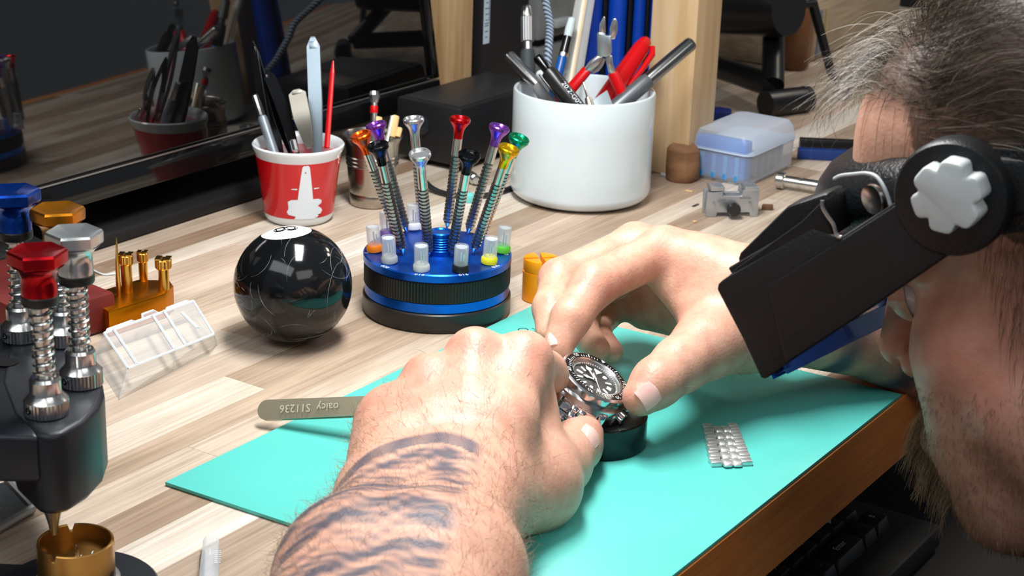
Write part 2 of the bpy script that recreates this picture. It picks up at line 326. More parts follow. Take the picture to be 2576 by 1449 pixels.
# ------------------------------------------------------------------ billiard ball
BR = 0.0354; bc = at(737, 716, BR)
ball = thing('billiard_ball', 'scratched glossy black billiard ball with white number spot on top', 'ball', bc)
obj('sphere', G().ball((0, 0, 0), BR, 48), M('ball_black', (12, 13, 15), 0.10, var=(20, (17, 18, 20)), bump=(220, 0.03)), ball)
spot_n = (CR * -0.085 + CU * 0.94 - CF * 0.27).normalized()
T = frame((0, 0, 0), spot_n, CR)
a0 = 0.0155 / BR
obj('number_spot', G().lathe([((BR + 0.00006) * math.sin(a0 * (8 - k) / 8), (BR + 0.00006) * math.cos(a0 * (8 - k) / 8)) for k in range(9)], 48, T), M('ball_white', (232, 234, 232), 0.16, var=(120, (205, 205, 200))), ball)
g = text_g('8', 0.021, Matrix.Rotation(math.radians(100), 4, 'Z'))
for i, p in enumerate(g.v): v = Vector((p.x + 0.001, p.y * 1.0 - 0.002, math.sqrt(max(0, BR * BR - p.x ** 2 - p.y ** 2)))); g.v[i] = T @ (v.normalized() * (BR + 0.00014))
obj('digit', g, BLACKG, ball)
g = G(); rg = random.Random(5)
for k in range(46):
    n = Vector((rg.uniform(-1, 1), rg.uniform(-1, 0.2), rg.uniform(-0.7, 0.85))).normalized(); t = n.orthogonal().normalized(); t.rotate(Matrix.Rotation(rg.uniform(0, 6.28), 3, n)); rad = rg.uniform(0.006, 0.024); ln = rg.uniform(0.5, 1.9)
    b2 = n.cross(t); pts = []
    for j in range(13):
        a = (j / 12 - 0.5) * ln; pts.append((n * math.sqrt(BR ** 2 - rad ** 2) + t * rad * (math.cos(a)) + b2 * rad * math.sin(a)).normalized() * (BR + 0.00002))
    g.tube(pts, [0.00012 * (0.25 + math.sin(PI * j / 12)) * rg.uniform(0.5, 1.2) for j in range(13)], 4)
s_ = obj('scratches', g, M('scratch_grey', (150, 152, 155), 0.5, var=(200, (95, 98, 102))), ball); s_['kind'] = 'stuff'

# ------------------------------------------------------------------ red cup with tools
CB = at(752, 548); CH = 0.0575
cup = thing('espresso_cup', 'small red and white ceramic cup with white silhouette, holding tweezers', 'cup', CB)
def cupr(z): return 0.0252 + 0.0072 * (z / CH) ** 1.25
out = [(0.0, 0.0), (0.022, 0.0), (0.0238, 0.0012)] + [(cupr(z), z) for z in np.linspace(0.004, 0.051, 10)] + [(0.0334, 0.0545), (0.0336, 0.0568), (0.0326, 0.0578), (0.0312, 0.057)]
obj('body', G().lathe(out + [(cupr(z) - 0.003, z) for z in np.linspace(0.053, 0.006, 8)] + [(0, 0.005)], 72), WHITEC, cup)
zz = list(np.linspace(0.0068, 0.0490, 12))
obj('red_band', G().lathe([(cupr(zz[0]) - 0.0004, zz[0] - 0.0002)] + [(cupr(z) + 0.00022, z) for z in zz] + [(cupr(zz[-1]) - 0.0004, zz[-1] + 0.0002)], 72), M('red_glaze', (200, 14, 26), 0.18, coat=0.4, var=(12, (190, 12, 24))), cup)
half = [(0.0, 1052), (14, 1050), (24, 1062), (32, 1120), (42, 1200), (50, 1270), (90, 1272), (113, 1284), (112, 1302), (84, 1318), (110, 1335), (120, 1352), (108, 1370), (60, 1380), (68, 1480), (72, 1520)]
def decal(polys, off, axpx, toz):
    """flat outlines wrapped round the cup wall"""
    bm = bmesh.new()
    for P in polys:
        vs_ = [bm.verts.new((p[0], p[1], 0)) for p in P]; bm.faces.new(vs_)
    bmesh.ops.triangulate(bm, faces=bm.faces[:])
    for k in range(-12, 13):
        bmesh.ops.bisect_plane(bm, geom=bm.verts[:] + bm.edges[:] + bm.faces[:], plane_co=(k * 0.002, 0, 0), plane_no=(1, 0, 0))
    for k in range(1, 24):
        bmesh.ops.bisect_plane(bm, geom=bm.verts[:] + bm.edges[:] + bm.faces[:], plane_co=(0, k * 0.0024, 0), plane_no=(0, 1, 0))
    g = G(); bm.verts.index_update()
    for v in bm.verts:
        z = v.co.y; r = cupr(z) + off; a = -PI / 2 + axpx + v.co.x / r; g.v.append(Vector((r * math.cos(a), r * math.sin(a), z)))
    g.f = [tuple(v.index for v in f_.verts) for f_ in bm.faces]; bm.free(); return g
S_ = 1 / 2.587 / 3430
def zz_(y): return 0.0495 - (y - 1040) / 2.587 / 3240
pl = [((-p[0] - 0) * S_, zz_(p[1])) for p in half] + [(p[0] * S_, zz_(p[1])) for p in half[::-1]]
pl[0] = (0, zz_(1098)); pl.pop(-1)
pl = [(x, max(z, 0.0068)) for x, z in pl]
wk = [[((-s * 55) * S_, zz_(1197)), ((-s * 92) * S_, zz_(1199)), ((-s * 92) * S_, zz_(1204)), ((-s * 55) * S_, zz_(1206))] for s in (1, -1)]
wk[1] = wk[1][::-1]
axa = math.radians(10) + math.atan2(CB.x, CB.y) * -1
obj('white_silhouette', decal([pl] + wk, 0.0005, axa, None), M('white_decal', (228, 234, 240), 0.25, var=(15, (214, 224, 232))), cup)
def into_cup(A, B, c, r_in, zf):
    """runs the line A->B on until it meets the cup's wall or floor; returns the point"""
    d = (B - A).normalized(); p = B.copy()
    for k in range(200):
        q = p + d * 0.001; lim = r_in - 0.0045
        if q.z < c.z + zf or math.hypot(q.x - c.x, q.y - c.y) > lim: break
        p = q
    return p
def tool_axis(tp, td, lp, ld, c, r_in, zf=0.006):
    A = dp(tp[0], tp[1], td); B = dp(lp[0], lp[1], ld); return into_cup(A, B, c, r_in, zf), A
dc = (CB - CAM).dot(CF) - 0.018      # depth of the cup's mouth
def tweezers(name, label, A, Bt, wid, mat, group, wtip=0.0035, gap=0.007, side=None, nose=None):
    """A: bottom (tips), Bt: top (joined end). two sprung blades and a joint"""
    L = (Bt - A).length; T = frame(A, Bt - A, side if side is not None else CR)
    r = thing(name, label, 'tweezers', T, group)
    for s in (-1, 1):
        n = 14; Al = []; Bl = []
        for k in range(n + 1):
            t = k / n; w_ = wtip + (wid - wtip) * min(1, t * 1.9) ** 0.8
            if t > 0.93: w_ *= math.sqrt(max(0.05, 1 - ((t - 0.93) / 0.07) ** 2 * 0.9))
            yy = s * gap * math.sin(PI * min(1, t * 1.02)) ** 1.2 * 0.5 + s * 0.0004
            Al.append((-w_ / 2, yy, t * L)); Bl.append((w_ / 2, yy, t * L))
        obj('blade', G().strip(Al, Bl, 0.0009 * s), mat, r, 0.0001, seg=1)
    obj('joint', G().box((0, 0, L * 0.93), (wid * 0.6, 0.0018, L * 0.07)), mat, r, 0.0003)
    return r
DARKS = M('dark_steel', (92, 94, 98), 0.24, 0.95, bump=(200, 0.05)); GREYS = M('grey_steel', (120, 132, 140), 0.3, 0.9, bump=(150, 0.04)); WARMS = M('warm_steel', (140, 136, 126), 0.34, 0.9, bump=(150, 0.04))
ci = cupr(0.03) - 0.003; gt = 'tools standing in the red cup'
a, b = tool_axis((634, 104), dc + 0.005, (694, 372), dc + 0.004, CB, ci); tweezers('tweezers', 'long dark tweezers leaning left in the red cup, edge catching light', a, b, 0.0095, DARKS, gt, side=-CF + CR * 0.9)
a, b = tool_axis((673, 178), dc - 0.012, (736, 374), dc - 0.014, CB, ci); tweezers('tweezers', 'black tweezers leaning left in the red cup, in front of the long dark pair', a, b, 0.0095, M('black_steel', (40, 41, 44), 0.22, 0.9, bump=(150, 0.04)), gt, side=CR + CF * 0.6, gap=0.009)
a, b = tool_axis((745, 224), dc - 0.016, (778, 374), dc - 0.018, CB, ci); tweezers('tweezers', 'short wide round-ended flat tweezers at the middle of the red cup', a, b, 0.0125, WARMS, gt, side=CR, gap=0.006)
a, b = tool_axis((787, 92), dc + 0.004, (799, 372), dc - 0.004, CB, ci); tweezers('tweezers', 'tallest grey tweezers standing upright in the red cup', a, b, 0.0098, GREYS, gt, side=CR, gap=0.006)
a, b = tool_axis((838, 153), dc + 0.004, (822, 372), dc - 0.004, CB, ci); L = (b - a).length
r = thing('plastic_stick', 'pointed red plastic stick at the right of the red cup', 'stick', frame(a, b - a, CR), gt)
obj('shank', G().tube([(0, 0, 0), (0, 0, L * 0.55), (0, 0, L * 0.86)], [0.0025, 0.0024, 0.0023], 12, flat=0.7), RED, r); obj('point', G().tube([(0, 0, L * 0.86), (0, 0, L * 0.97), (0, 0, L)], [0.0023, 0.0011, 0.0007], 12, flat=0.7), RED, r)
a, b = tool_axis((641, 238), dc - 0.002, (684, 368), dc - 0.006, CB, ci); L = (b - a).length
r = thing('probe', 'short probe with silver tip and grey handle at the left of the red cup', 'tool', frame(a, b - a), gt)
obj('handle', G().lathe([(0.003, 0), (0.0036, 0.004), (0.0036, L - 0.019), (0.003, L - 0.017)], 16), M('probe_grey', (130, 140, 146), 0.4, 0.3, var=(80, (112, 122, 130)), bump=(120, 0.1)), r)
obj('ferrule', G().lathe([(0.0026, L - 0.017), (0.0028, L - 0.016), (0.0026, L - 0.001), (0.0018, L)], 10), STEEL, r, sharp=20)
a, b = tool_axis((737, 352), dc - 0.022, (742, 372), dc - 0.023, CB, ci, 0.006); L = (b - a).length
r = thing('bit', 'stubby bright metal bit just above the rim of the red cup', 'tool', frame(a, b - a), gt)
obj('shank', G().lathe([(0.0014, 0), (0.0014, L - 0.01), (0.0026, L - 0.008), (0.0026, L - 0.0005), (0.002, L)], 8), STEEL, r, sharp=20)

# ------------------------------------------------------------------ steel tumbler
TB = at(936, 512); THh = 0.054
tum = thing('steel_tumbler', 'small ribbed stainless steel tumbler behind the leaning screwdrivers', 'tumbler', TB)
def tr(z): return 0.0168 + 0.0042 * z / THh
pr = [(0, 0), (0.0155, 0), (0.0166, 0.0008)] + [(tr(z), z) for z in (0.004, 0.0095)] + [(tr(0.01) - 0.0004, 0.0102), (tr(0.0105), 0.011)] + [(tr(z), z) for z in (0.02, 0.03)]
for z in (0.0315, 0.0345, 0.0375): pr += [(tr(z), z), (tr(z) + 0.0007, z + 0.0007), (tr(z) + 0.0007, z + 0.0013), (tr(z), z + 0.002)]
pr += [(tr(0.048), 0.048), (0.0222, 0.0525), (0.0231, 0.0537), (0.0226, 0.0545), (0.0216, 0.0535), (tr(0.048) - 0.0008, 0.048), (tr(0.02) - 0.0008, 0.02), (0.0158, 0.003), (0, 0.003)]
obj('body', G().lathe(pr, 64), M('tumbler_steel', (176, 170, 160), 0.24, 1.0, bump=(120, 0.04)), tum)
dt = (TB - CAM).dot(CF) - 0.015; ti = tr(0.02) - 0.0008 + 0.002; gt = 'tools in the steel tumbler'
a, b = tool_axis((942, 230), dt, (940, 330), dt - 0.001, TB, ti, 0.004); L = (b - a).length
r = thing('screwdriver', 'steel screwdriver with red collar and faceted knob in the tumbler', 'screwdriver', frame(a, b - a), gt)
obj('shaft', G().lathe([(0.001, 0), (0.001, 0.01), (0.0026, 0.014), (0.0026, L - 0.008)], 20), STEEL, r); obj('collar', G().lathe([(0.0029, L - 0.0165), (0.003, L - 0.016), (0.003, L - 0.0115), (0.0029, L - 0.011)], 20), RED, r)
obj('knob', G().lathe([(0.0026, L - 0.009), (0.0036, L - 0.006), (0.0042, L - 0.003), (0.0036, L), (0.0, L + 0.0004)], 10), STEEL, r, sharp=15)
PALEW = M('pale_stick_wood', (226, 196, 140), 0.6, var=(60, (212, 178, 120), (1, 1, 0.1)), bump=(200, 0.1, (1, 1, 0.1)))
for lab, tp, lp, rr, mat, sc in (('flat pale wooden stick beside the screwdriver in the steel tumbler', (954, 294), (952, 345), 0.003, PALEW, 0.4), ('pale wooden stick leaning right in the steel tumbler', (997, 291), (988, 345), 0.003, PALEW, 0.5),
                             ('thin steel rod beside the leaning wooden stick in the tumbler', (988, 291), (977, 345), 0.0019, STEEL, 1), ('short wooden stick against the right rim of the tumbler', (1006, 322), (1000, 345), 0.0022, PALEW, 1)):
    a, b = tool_axis(tp, dt - 0.002, lp, dt - 0.004, TB, ti, 0.004); L = (b - a).length
    o = obj('wooden_stick' if mat is PALEW else 'steel_rod', G().tube([(0, 0, 0), (0, 0, L - 0.0006), (0, 0, L)], [rr, rr, rr * 0.85], 12, flat=sc), mat); o.matrix_world = frame(a, b - a, -CF if sc < 1 else CR); tag(o, lab, 'stick' if mat is PALEW else 'rod', gt)
# ------------------------------------------------------------------ white mug with tools
MB_ = at(1458, 494); MR = 0.0548; MH = 0.0862
mug = thing('mug', 'large white ceramic mug packed with pliers, pens and tools', 'mug', MB_)
pr = [(0, 0.0015), (0.040, 0.0015), (0.0415, 0), (0.044, 0), (0.0475, 0.002)] + [(MR - 0.0085 + 0.0085 * math.sin(t), 0.0105 - 0.0085 * math.cos(t)) for t in np.linspace(0.25, PI / 2, 7)]
pr += [(MR, 0.03), (MR, 0.06), (MR, MH - 0.0016), (MR - 0.0006, MH - 0.0004), (MR - 0.0017, MH), (MR - 0.0028, MH - 0.0004), (MR - 0.0034, MH - 0.002), (MR - 0.0036, 0.02), (MR - 0.008, 0.007), (0, 0.006)]
obj('body', G().lathe(pr, 96), M('mug_white', (214, 226, 230), 0.18, coat=0.4, var=(6, (206, 220, 226))), mug)
dm = (MB_ - CAM).dot(CF) - 0.03; mi = MR - 0.006; gt = 'tools standing in the white mug'
def mtool(tp, td, lp, ld, zf=0.008): return tool_axis(tp, dm + td, lp, dm + ld, MB_, mi, zf)
# steel-barrelled tool at the left
a, b = mtool((1279, 138), 0.014, (1372, 236), -0.002); L = (b - a).length
r = thing('pin_tool', 'steel tube-ended tool leaning left out of the white mug', 'tool', frame(a, b - a), gt)
obj('barrel', G().lathe([(0.0046, L - 0.036), (0.0046, L - 0.002), (0.0040, L - 0.0004), (0.0032, L), (0.0, L - 0.0015)], 24), STEEL, r)
obj('handle', G().lathe([(0.005, 0), (0.0066, 0.003), (0.0066, L - 0.044), (0.0048, L - 0.036)], 24), M('handle_putty', (150, 150, 150), 0.4, var=(60, (138, 139, 140))), r)
# pin vise
a, b = mtool((1326, 14), 0.025, (1328, 205), 0.022); L = (b - a).length; q = L / 0.125
r = thing('pin_vise', 'upright pin vise with chrome chuck and grey rubber handle in the mug', 'tool', frame(a, b - a), gt)
kz = L - 0.0085
obj('chuck', G().lathe([(0.0026, L), (0.004, L - 0.002), (0.0046, L - 0.008), (0.0046, L - 0.0085)][::-1], 24), STEEL, r)
obj('sleeve', G().lathe([(0.0046, kz - 0.020), (0.0053, kz - 0.0195), (0.0053, kz - 0.0005), (0.0048, kz)], 48, None, lambda i, k: 1 - 0.05 * (i % 4 == 0)), SATIN, r, sharp=12)
obj('neck', G().lathe([(0.0036, kz - 0.0265), (0.0036, kz - 0.020)], 20), STEEL, r)
obj('handle', G().lathe([(0.0058, 0), (0.0060, 0.002), (0.0060, kz - 0.032), (0.0052, kz - 0.0265), (0.0036, kz - 0.026)], 24), M('rubber_grey', (52, 60, 62), 0.65, bump=(900, 0.2)), r)
# black marker with lettering
a, b = mtool((1350, 142), -0.03, (1436, 252), -0.034); L = (b - a).length
fm = frame(a, b - a, -CF)
r = thing('marker_pen', 'fat black pen with white lettering leaning left in the mug', 'pen', fm, gt)
obj('barrel', G().lathe([(0.005, 0), (0.0064, 0.004), (0.0064, L - 0.018), (0.0055, L - 0.014), (0.0036, L - 0.013)], 28), M('marker_black', (30, 29, 30), 0.3, bump=(80, 0.03)), r)
obj('cap_end', G().lathe([(0.0036, L - 0.013), (0.0040, L - 0.002), (0.003, L), (0, L)], 20), BLACKG, r)
obj('clip', G().box((0.0005, -0.0068, L - 0.027), (0.0028, 0.0016, 0.03)), BLACKG, r, 0.0004)
g = text_g('20.2-G0%', 0.0058, Matrix.Rotation(PI / 2, 4, 'Z'), align='CENTER')
for i, p in enumerate(g.v): aa = -p.x / 0.0065 + math.radians(28); g.v[i] = Vector((0.00655 * math.cos(aa), 0.00655 * math.sin(aa), L - 0.040 - p.y))
obj('lettering', g, WPRINT, r)
# slim blue and white stick
a, b = mtool((1357, 184), -0.004, (1404, 246), -0.022); L = (b - a).length
r = thing('thin_pen', 'slim white and blue stick between the steel tool and black pen', 'pen', frame(a, b - a), gt)
obj('white_end', G().lathe([(0.0034, L - 0.022), (0.0036, L - 0.021), (0.0036, L - 0.001), (0.003, L)], 16), WHITEC, r); obj('blue_band', G().lathe([(0.003, L - 0.03), (0.0033, L - 0.022)], 16), M('sky_blue', (20, 130, 200), 0.35, var=(50, (16, 120, 190))), r); obj('red_stem', G().lathe([(0.0028, 0), (0.003, L - 0.03)], 16), RED, r)
# paint brush
a, b = mtool((1440, 44), 0.035, (1404, 190), 0.028); L = (b - a).length
r = thing('paint_brush', 'small brush with white tip, black ferrule and blue handle in the mug', 'brush', frame(a, b - a), gt)
obj('bristles', G().lathe([(0.0032, L - 0.016), (0.0036, L - 0.010), (0.003, L - 0.001), (0.001, L)], 16), M('bristle_white', (205, 218, 222), 0.7, var=(300, (180, 196, 202), (1, 1, 0.1)), bump=(900, 0.4, (1, 1, 0.1))), r)
obj('ferrule', G().lathe([(0.0036, L - 0.030), (0.0034, L - 0.016)], 16), BLACKG, r); obj('band', G().lathe([(0.0037, L - 0.033), (0.0038, L - 0.030)], 16), STEEL, r)
obj('handle', G().lathe([(0.0022, 0), (0.0040, L - 0.050), (0.0040, L - 0.036), (0.0036, L - 0.033)], 16), M('brush_blue', (14, 84, 160), 0.3, var=(40, (10, 76, 150))), r)
# clear sleeve with wooden stick
a, b = mtool((1482, -60), 0.060, (1432, 232), 0.042); L = (b - a).length
r = thing('clear_sleeve', 'tall clear plastic sleeve holding a pale stick, rising out of the mug', 'sleeve', frame(a, b - a, CR), gt)
obj('sleeve', G().lathe([(0.0055, 0.002), (0.0085, L * 0.4), (0.0075, L)], 16, Matrix.Diagonal((1, 0.5, 1, 1))), clear_plastic('clear_sleeve', (225, 228, 224), 0.25, 0.2), r)
obj('pale_stick', G().tube([(0, 0, 0.003), (0, 0, L - 0.002)], 0.0021, 10), PALEW, r)
# nippers
pd = dm - 0.012
NF = frame(dp(1524, 150, pd), CU - CF * 0.25, CR)
NF = NF @ Matrix.Rotation(math.radians(-4), 4, 'Y')
r = thing('nippers', 'small chrome nippers with red handles, jaws up in the white mug', 'pliers', NF, gt)
s = 1 / 3300
def np_(x, y): return ((x - 1524) * s, (150 - y) * s)
def plate(pts, y0, y1): return G().prism([np_(*p) for p in pts], y0, y1, Matrix.Rotation(PI / 2, 4, 'X'))
CH_ = M('nipper_chrome', (205, 208, 210), 0.2, 0.95, bump=(120, 0.05))
obj('jaw', plate([(1511, 90), (1514, 62), (1525, 42), (1528, 42), (1527, 88), (1524, 100), (1512, 100)], -0.003, 0.003), CH_, r, 0.0006)
obj('jaw', plate([(1537, 92), (1539, 72), (1548, 50), (1554, 47), (1558, 60), (1556, 82), (1549, 100), (1540, 100)], -0.003, 0.003), CH_, r, 0.0006)
obj('pivot_block', plate([(1507, 84), (1512, 80), (1524, 82), (1527, 89), (1538, 90), (1541, 92), (1540, 130), (1536, 140), (1524, 142), (1504, 140)], -0.0048, 0.0042), M('nipper_body', (176, 188, 196), 0.3, 0.9, bump=(200, 0.05)), r, 0.0006)
obj('arm', plate([(1504, 138), (1518, 141), (1506, 158), (1486, 178), (1468, 172), (1480, 156)], -0.004, 0.004), CH_, r, 0.001)
obj('arm', plate([(1522, 140), (1540, 138), (1541, 160), (1548, 186), (1530, 186), (1526, 164)], -0.004, 0.003), CH_, r, 0.001)
obj('spring', G().tube([Vector((np_(*p)[0], 0, np_(*p)[1])) for p in ((1487, 178), (1502, 172), (1512, 160), (1518, 146))], 0.0012, 6, flat=2), STEEL, r)
for P, Q in (((1476, 172), (1432, 218)), ((1539, 184), (1564, 252))):
    p0 = np_(*P); p1 = np_(*Q); p0 = Vector((p0[0], 0, p0[1])); p1 = Vector((p1[0], 0, p1[1])); dd = (p1 - p0)
    p2 = p1 + dd.normalized() * 0.018
    obj('handle_grip', G().tube([p0, p0 + dd * 0.06, p1, p2], [0.0042, 0.0047, 0.005, 0.0046], 16, flat=0.75), RED, r)
# red folding clip
a, b = mtool((1628, 98), 0.044, (1556, 205), 0.030, 0.02); L = (b - a).length
r = thing('red_clip', 'fat red plastic marker with pocket clip leaning right in the mug', 'pen', frame(a, b - a, CR), gt)
obj('body', G().lathe([(0.006, 0), (0.0078, 0.004), (0.0082, L * 0.6), (0.0066, L - 0.01), (0.0048, L - 0.002), (0.003, L)], 28), RED, r)
obj('clip', G().tube([(0.0072, 0, L - 0.004), (0.0105, 0, L - 0.010), (0.0104, 0, L - 0.026), (0.0088, 0, L - 0.044)], [0.0022, 0.0026, 0.0022, 0.0016], 10), RED, r)
# steel-ended pen at the right
a, b = mtool((1742, 106), 0.004, (1590, 236), -0.006, 0.046); L = (b - a).length
r = thing('metal_pen', 'long grey pen with polished steel end leaning far right out of the mug', 'pen', frame(a, b - a), gt)
obj('steel_end', G().lathe([(0.0056, L - 0.046), (0.0056, L - 0.003), (0.0050, L - 0.0006), (0.004, L), (0, L - 0.001)], 28), M('pen_steel', (150, 152, 150), 0.2, 1.0, bump=(200, 0.04)), r)
obj('barrel', G().lathe([(0.005, 0), (0.0064, 0.003), (0.0064, L - 0.05), (0.0056, L - 0.046)], 28), M('pen_grey', (110, 114, 118), 0.38, 0.5, var=(40, (96, 101, 106))), r)
# little bits at the rim
a, b = mtool((1468, 208), -0.022, (1480, 250), -0.026); L = (b - a).length
r = thing('spring_bar', 'tiny bright spring bar end poking over the middle of the mug rim', 'tool', frame(a, b - a), gt)
obj('pin', G().lathe([(0.0016, 0), (0.0016, L - 0.012), (0.0011, L - 0.011), (0.0009, L)], 12), STEEL, r); obj('flange', G().lathe([(0.0034, L - 0.022), (0.0036, L - 0.020), (0.0026, L - 0.013)], 12), M('dull_nickel', (180, 176, 160), 0.35, 0.9, bump=(100, 0.1)), r)
a, b = mtool((1524, 226), -0.020, (1512, 254), -0.022); L = (b - a).length
r = thing('plastic_scraper', 'grey translucent wedge between the nipper handles at the mug rim', 'tool', frame(a, b - a, CR), gt)
obj('blade', G().prism([(-0.010, 0), (0.010, 0), (0.012, L - 0.012), (0.001, L), (-0.009, L - 0.016)], -0.001, 0.001, Matrix.Rotation(PI / 2, 4, 'X')), M('smoke_plastic', (140, 154, 160), 0.3, var=(40, (128, 142, 150))), r, 0.0004)

# ------------------------------------------------------------------ monitor
MO = SB * 0 + CB + Vector((0, 0, 0.058)) + BV * 0.054
tilt = math.radians(9.5)
MT = Matrix.Translation(Vector((MO.x, MO.y, TZ))) @ Matrix.Rotation(math.radians(BA), 4, 'Z') @ Matrix.Rotation(-tilt, 4, 'X')
pr_ = lambda p: MT.inverted() @ p
def on_screen(x, y):
    d = MT.inverted().to_3x3() @ ray(x, y); o = MT.inverted() @ CAM; return o + d * (-o.y / d.y)
sx = on_screen(1082, 190); sl = on_screen(364, 402); sm = on_screen(1070, 201)
zb = (sl.z + sm.z) / 2; xr = on_screen(1084, 100).x + 0.004
mon = thing('monitor', 'large glossy black monitor at the back left, mirroring the cups', 'monitor', MT)
SCR = M('screen_glass', (9, 9, 10), 0.035, bump=(3, 0.002), spec=0.5, ior=1.85)
XL = xr - 0.62; ZT = zb + 0.36
obj('screen', G().box(((XL + xr - 0.010) / 2, 0.003, (zb + ZT) / 2), (xr - 0.010 - XL, 0.006, ZT - zb)), SCR, mon, 0.0006)
FRM = M('bezel_black', (13, 13, 14), 0.09, bump=(3, 0.002), spec=0.5, ior=1.5)
obj('lower_bezel', G().box(((XL + xr) / 2, 0.004, zb - 0.0105), (xr - XL, 0.012, 0.019)), FRM, mon, 0.0012)
obj('side_bezel', G().box((xr - 0.0045, 0.004, (zb + ZT) / 2 + 0.0002), (0.009, 0.012, ZT - zb)), FRM, mon, 0.0012)
obj('chrome_line', G().box(((XL + xr) / 2, -0.0026, zb - 0.0004), (xr - XL - 0.014, 0.0012, 0.0012)), SATIN, mon, 0.0003)
obj('back_shell', G().box(((XL + xr) / 2, 0.022, (zb + ZT) / 2 - 0.006), (xr - XL - 0.01, 0.024, ZT - zb + 0.01)), BLACKM, mon, 0.006)
sgx = xr - 0.30
inv = MT.inverted()
def from_bench(p): return inv @ (Vector((MO.x, MO.y, TZ)) + BU * p[0] + BV * p[1] + Vector((0, 0, p[2])))
g = G(); T_ = inv @ Matrix.Translation(Vector((MO.x, MO.y, TZ))) @ Matrix.Rotation(math.radians(BA), 4, 'Z')
obj('stand_foot', G().box((sgx, 0.075, 0.0055), (0.26, 0.15, 0.010), T_), BLACKM, mon, 0.003)
obj('stand_neck', G().box((sgx, 0.075, 0.09), (0.07, 0.03, 0.165), T_), BLACKM, mon, 0.004)

# ------------------------------------------------------------------ posts of the shelf
PINE = M('pine', (205, 176, 134), 0.55, var=(16, (184, 148, 102), (9, 9, 0.6)), bump=(60, 0.15, (8, 8, 0.5)))
PINE2 = M('pine_pale', (214, 188, 150), 0.55, var=(12, (198, 166, 122), (9, 9, 0.5)), bump=(60, 0.15, (8, 8, 0.5)))
def post(px, py, w_, lab, mat):
    p = at(px, py); o = obj('shelf_post', G().box((w_ / 2, w_ / 2, 0.31), (w_, w_, 0.62)), mat, None, 0.0015); o.matrix_world = RZ(p, BA); tag(o, lab, 'post'); return o
post(1122, 325, 0.038, 'pine shelf post between the monitor and the black tower', PINE)
post(1727, 452, 0.042, 'pale pine shelf post standing right of the white mug', PINE2)

# ------------------------------------------------------------------ black box, cable, tower, drawers, blue pouch
bb = at(1157, 437); bx = RZ(bb, BA)
r = thing('black_box', 'low black electronics box behind the screwdrivers and left of the mug', 'box', bx)
obj('shell', G().box((0.065, 0.033, 0.0295), (0.13, 0.066, 0.049)), M('box_black', (20, 21, 24), 0.5, bump=(700, 0.1)), r, 0.0025)
obj('top_panel', G().box((0.065, 0.033, 0.0542), (0.122, 0.058, 0.0006)), M('box_top', (34, 35, 38), 0.4, bump=(700, 0.1)), r, 0.0002)
for fx in (0.01, 0.12):
    for fy in (0.01, 0.056): obj('foot', G().lathe([(0.004, 0), (0.004, 0.006)], 12, Matrix.Translation((fx, fy, 0))), BLACKM, r)
obj('button', G().lathe([(0.0085, 0), (0.0085, 0.001), (0.007, 0.0018), (0, 0.002)], 24, frame((-0.0001, 0.040, 0.034), (-1, 0, 0))), M('dark_lens', (30, 36, 42), 0.15, bump=(20, 0.02)), r)
g = text_g('••••••', 0.006, Matrix.Translation((0.012, 0.046, 0.0547)) @ Matrix.Rotation(math.radians(-20), 4, 'Z'))
if g.v: obj('embossed_mark', g, M('dark_emboss', (62, 66, 70), 0.4, bump=(100, 0.05)), r)
pts = [at(1060, 445, 0.010), at(1085, 472, 0.004), at(1120, 487, 0.0024), at(1170, 494, 0.0024), at(1230, 490, 0.0024), at(1290, 472, 0.0024), at(1330, 452, 0.0024)]
def smooth_path(P, n=6):
    out = []
    for i in range(len(P) - 1):
        p0, p1, p2, p3 = P[max(i - 1, 0)], P[i], P[i + 1], P[min(i + 2, len(P) - 1)]
        for k in range(n):
            t = k / n; out.append(0.5 * ((2 * p1) + (p2 - p0) * t + (2 * p0 - 5 * p1 + 4 * p2 - p3) * t * t + (3 * p1 - p0 - 3 * p2 + p3) * t ** 3))
    return out + [P[-1]]
tag(obj('cable', G().tube(smooth_path(pts), 0.0022, 10), M('cable_black', (22, 24, 28), 0.35, bump=(200, 0.1))), 'black cable curving on the bench behind the screwdriver stand', 'cable')
p = at(1190, 462); r = thing('connector', 'small round metal plug lying before the black box', 'connector', RZ(p + Vector((0, 0, 0.0045)), 20))
obj('barrel', G().lathe([(0.002, -0.008), (0.0042, -0.007), (0.0042, 0.004), (0.003, 0.005), (0.003, 0.008), (0, 0.008)], 16, Matrix.Rotation(PI / 2, 4, 'X')), STEEL, r); obj('ring', G().lathe([(0.0043, -0.004), (0.0045, -0.0035), (0.0045, -0.001), (0.0043, 0)], 16, Matrix.Rotation(PI / 2, 4, 'X')), SATIN, r)
p = at(1180, 508); r = thing('teal_cap', 'tiny pale teal cap on the bench behind the screwdrivers', 'cap', RZ(p, 0)); obj('cap_body', G().lathe([(0.004, 0), (0.0046, 0.001), (0.0042, 0.006), (0.002, 0.0072), (0, 0.0074)], 16), M('pale_teal', (120, 208, 204), 0.4, var=(90, (108, 198, 194))), r)
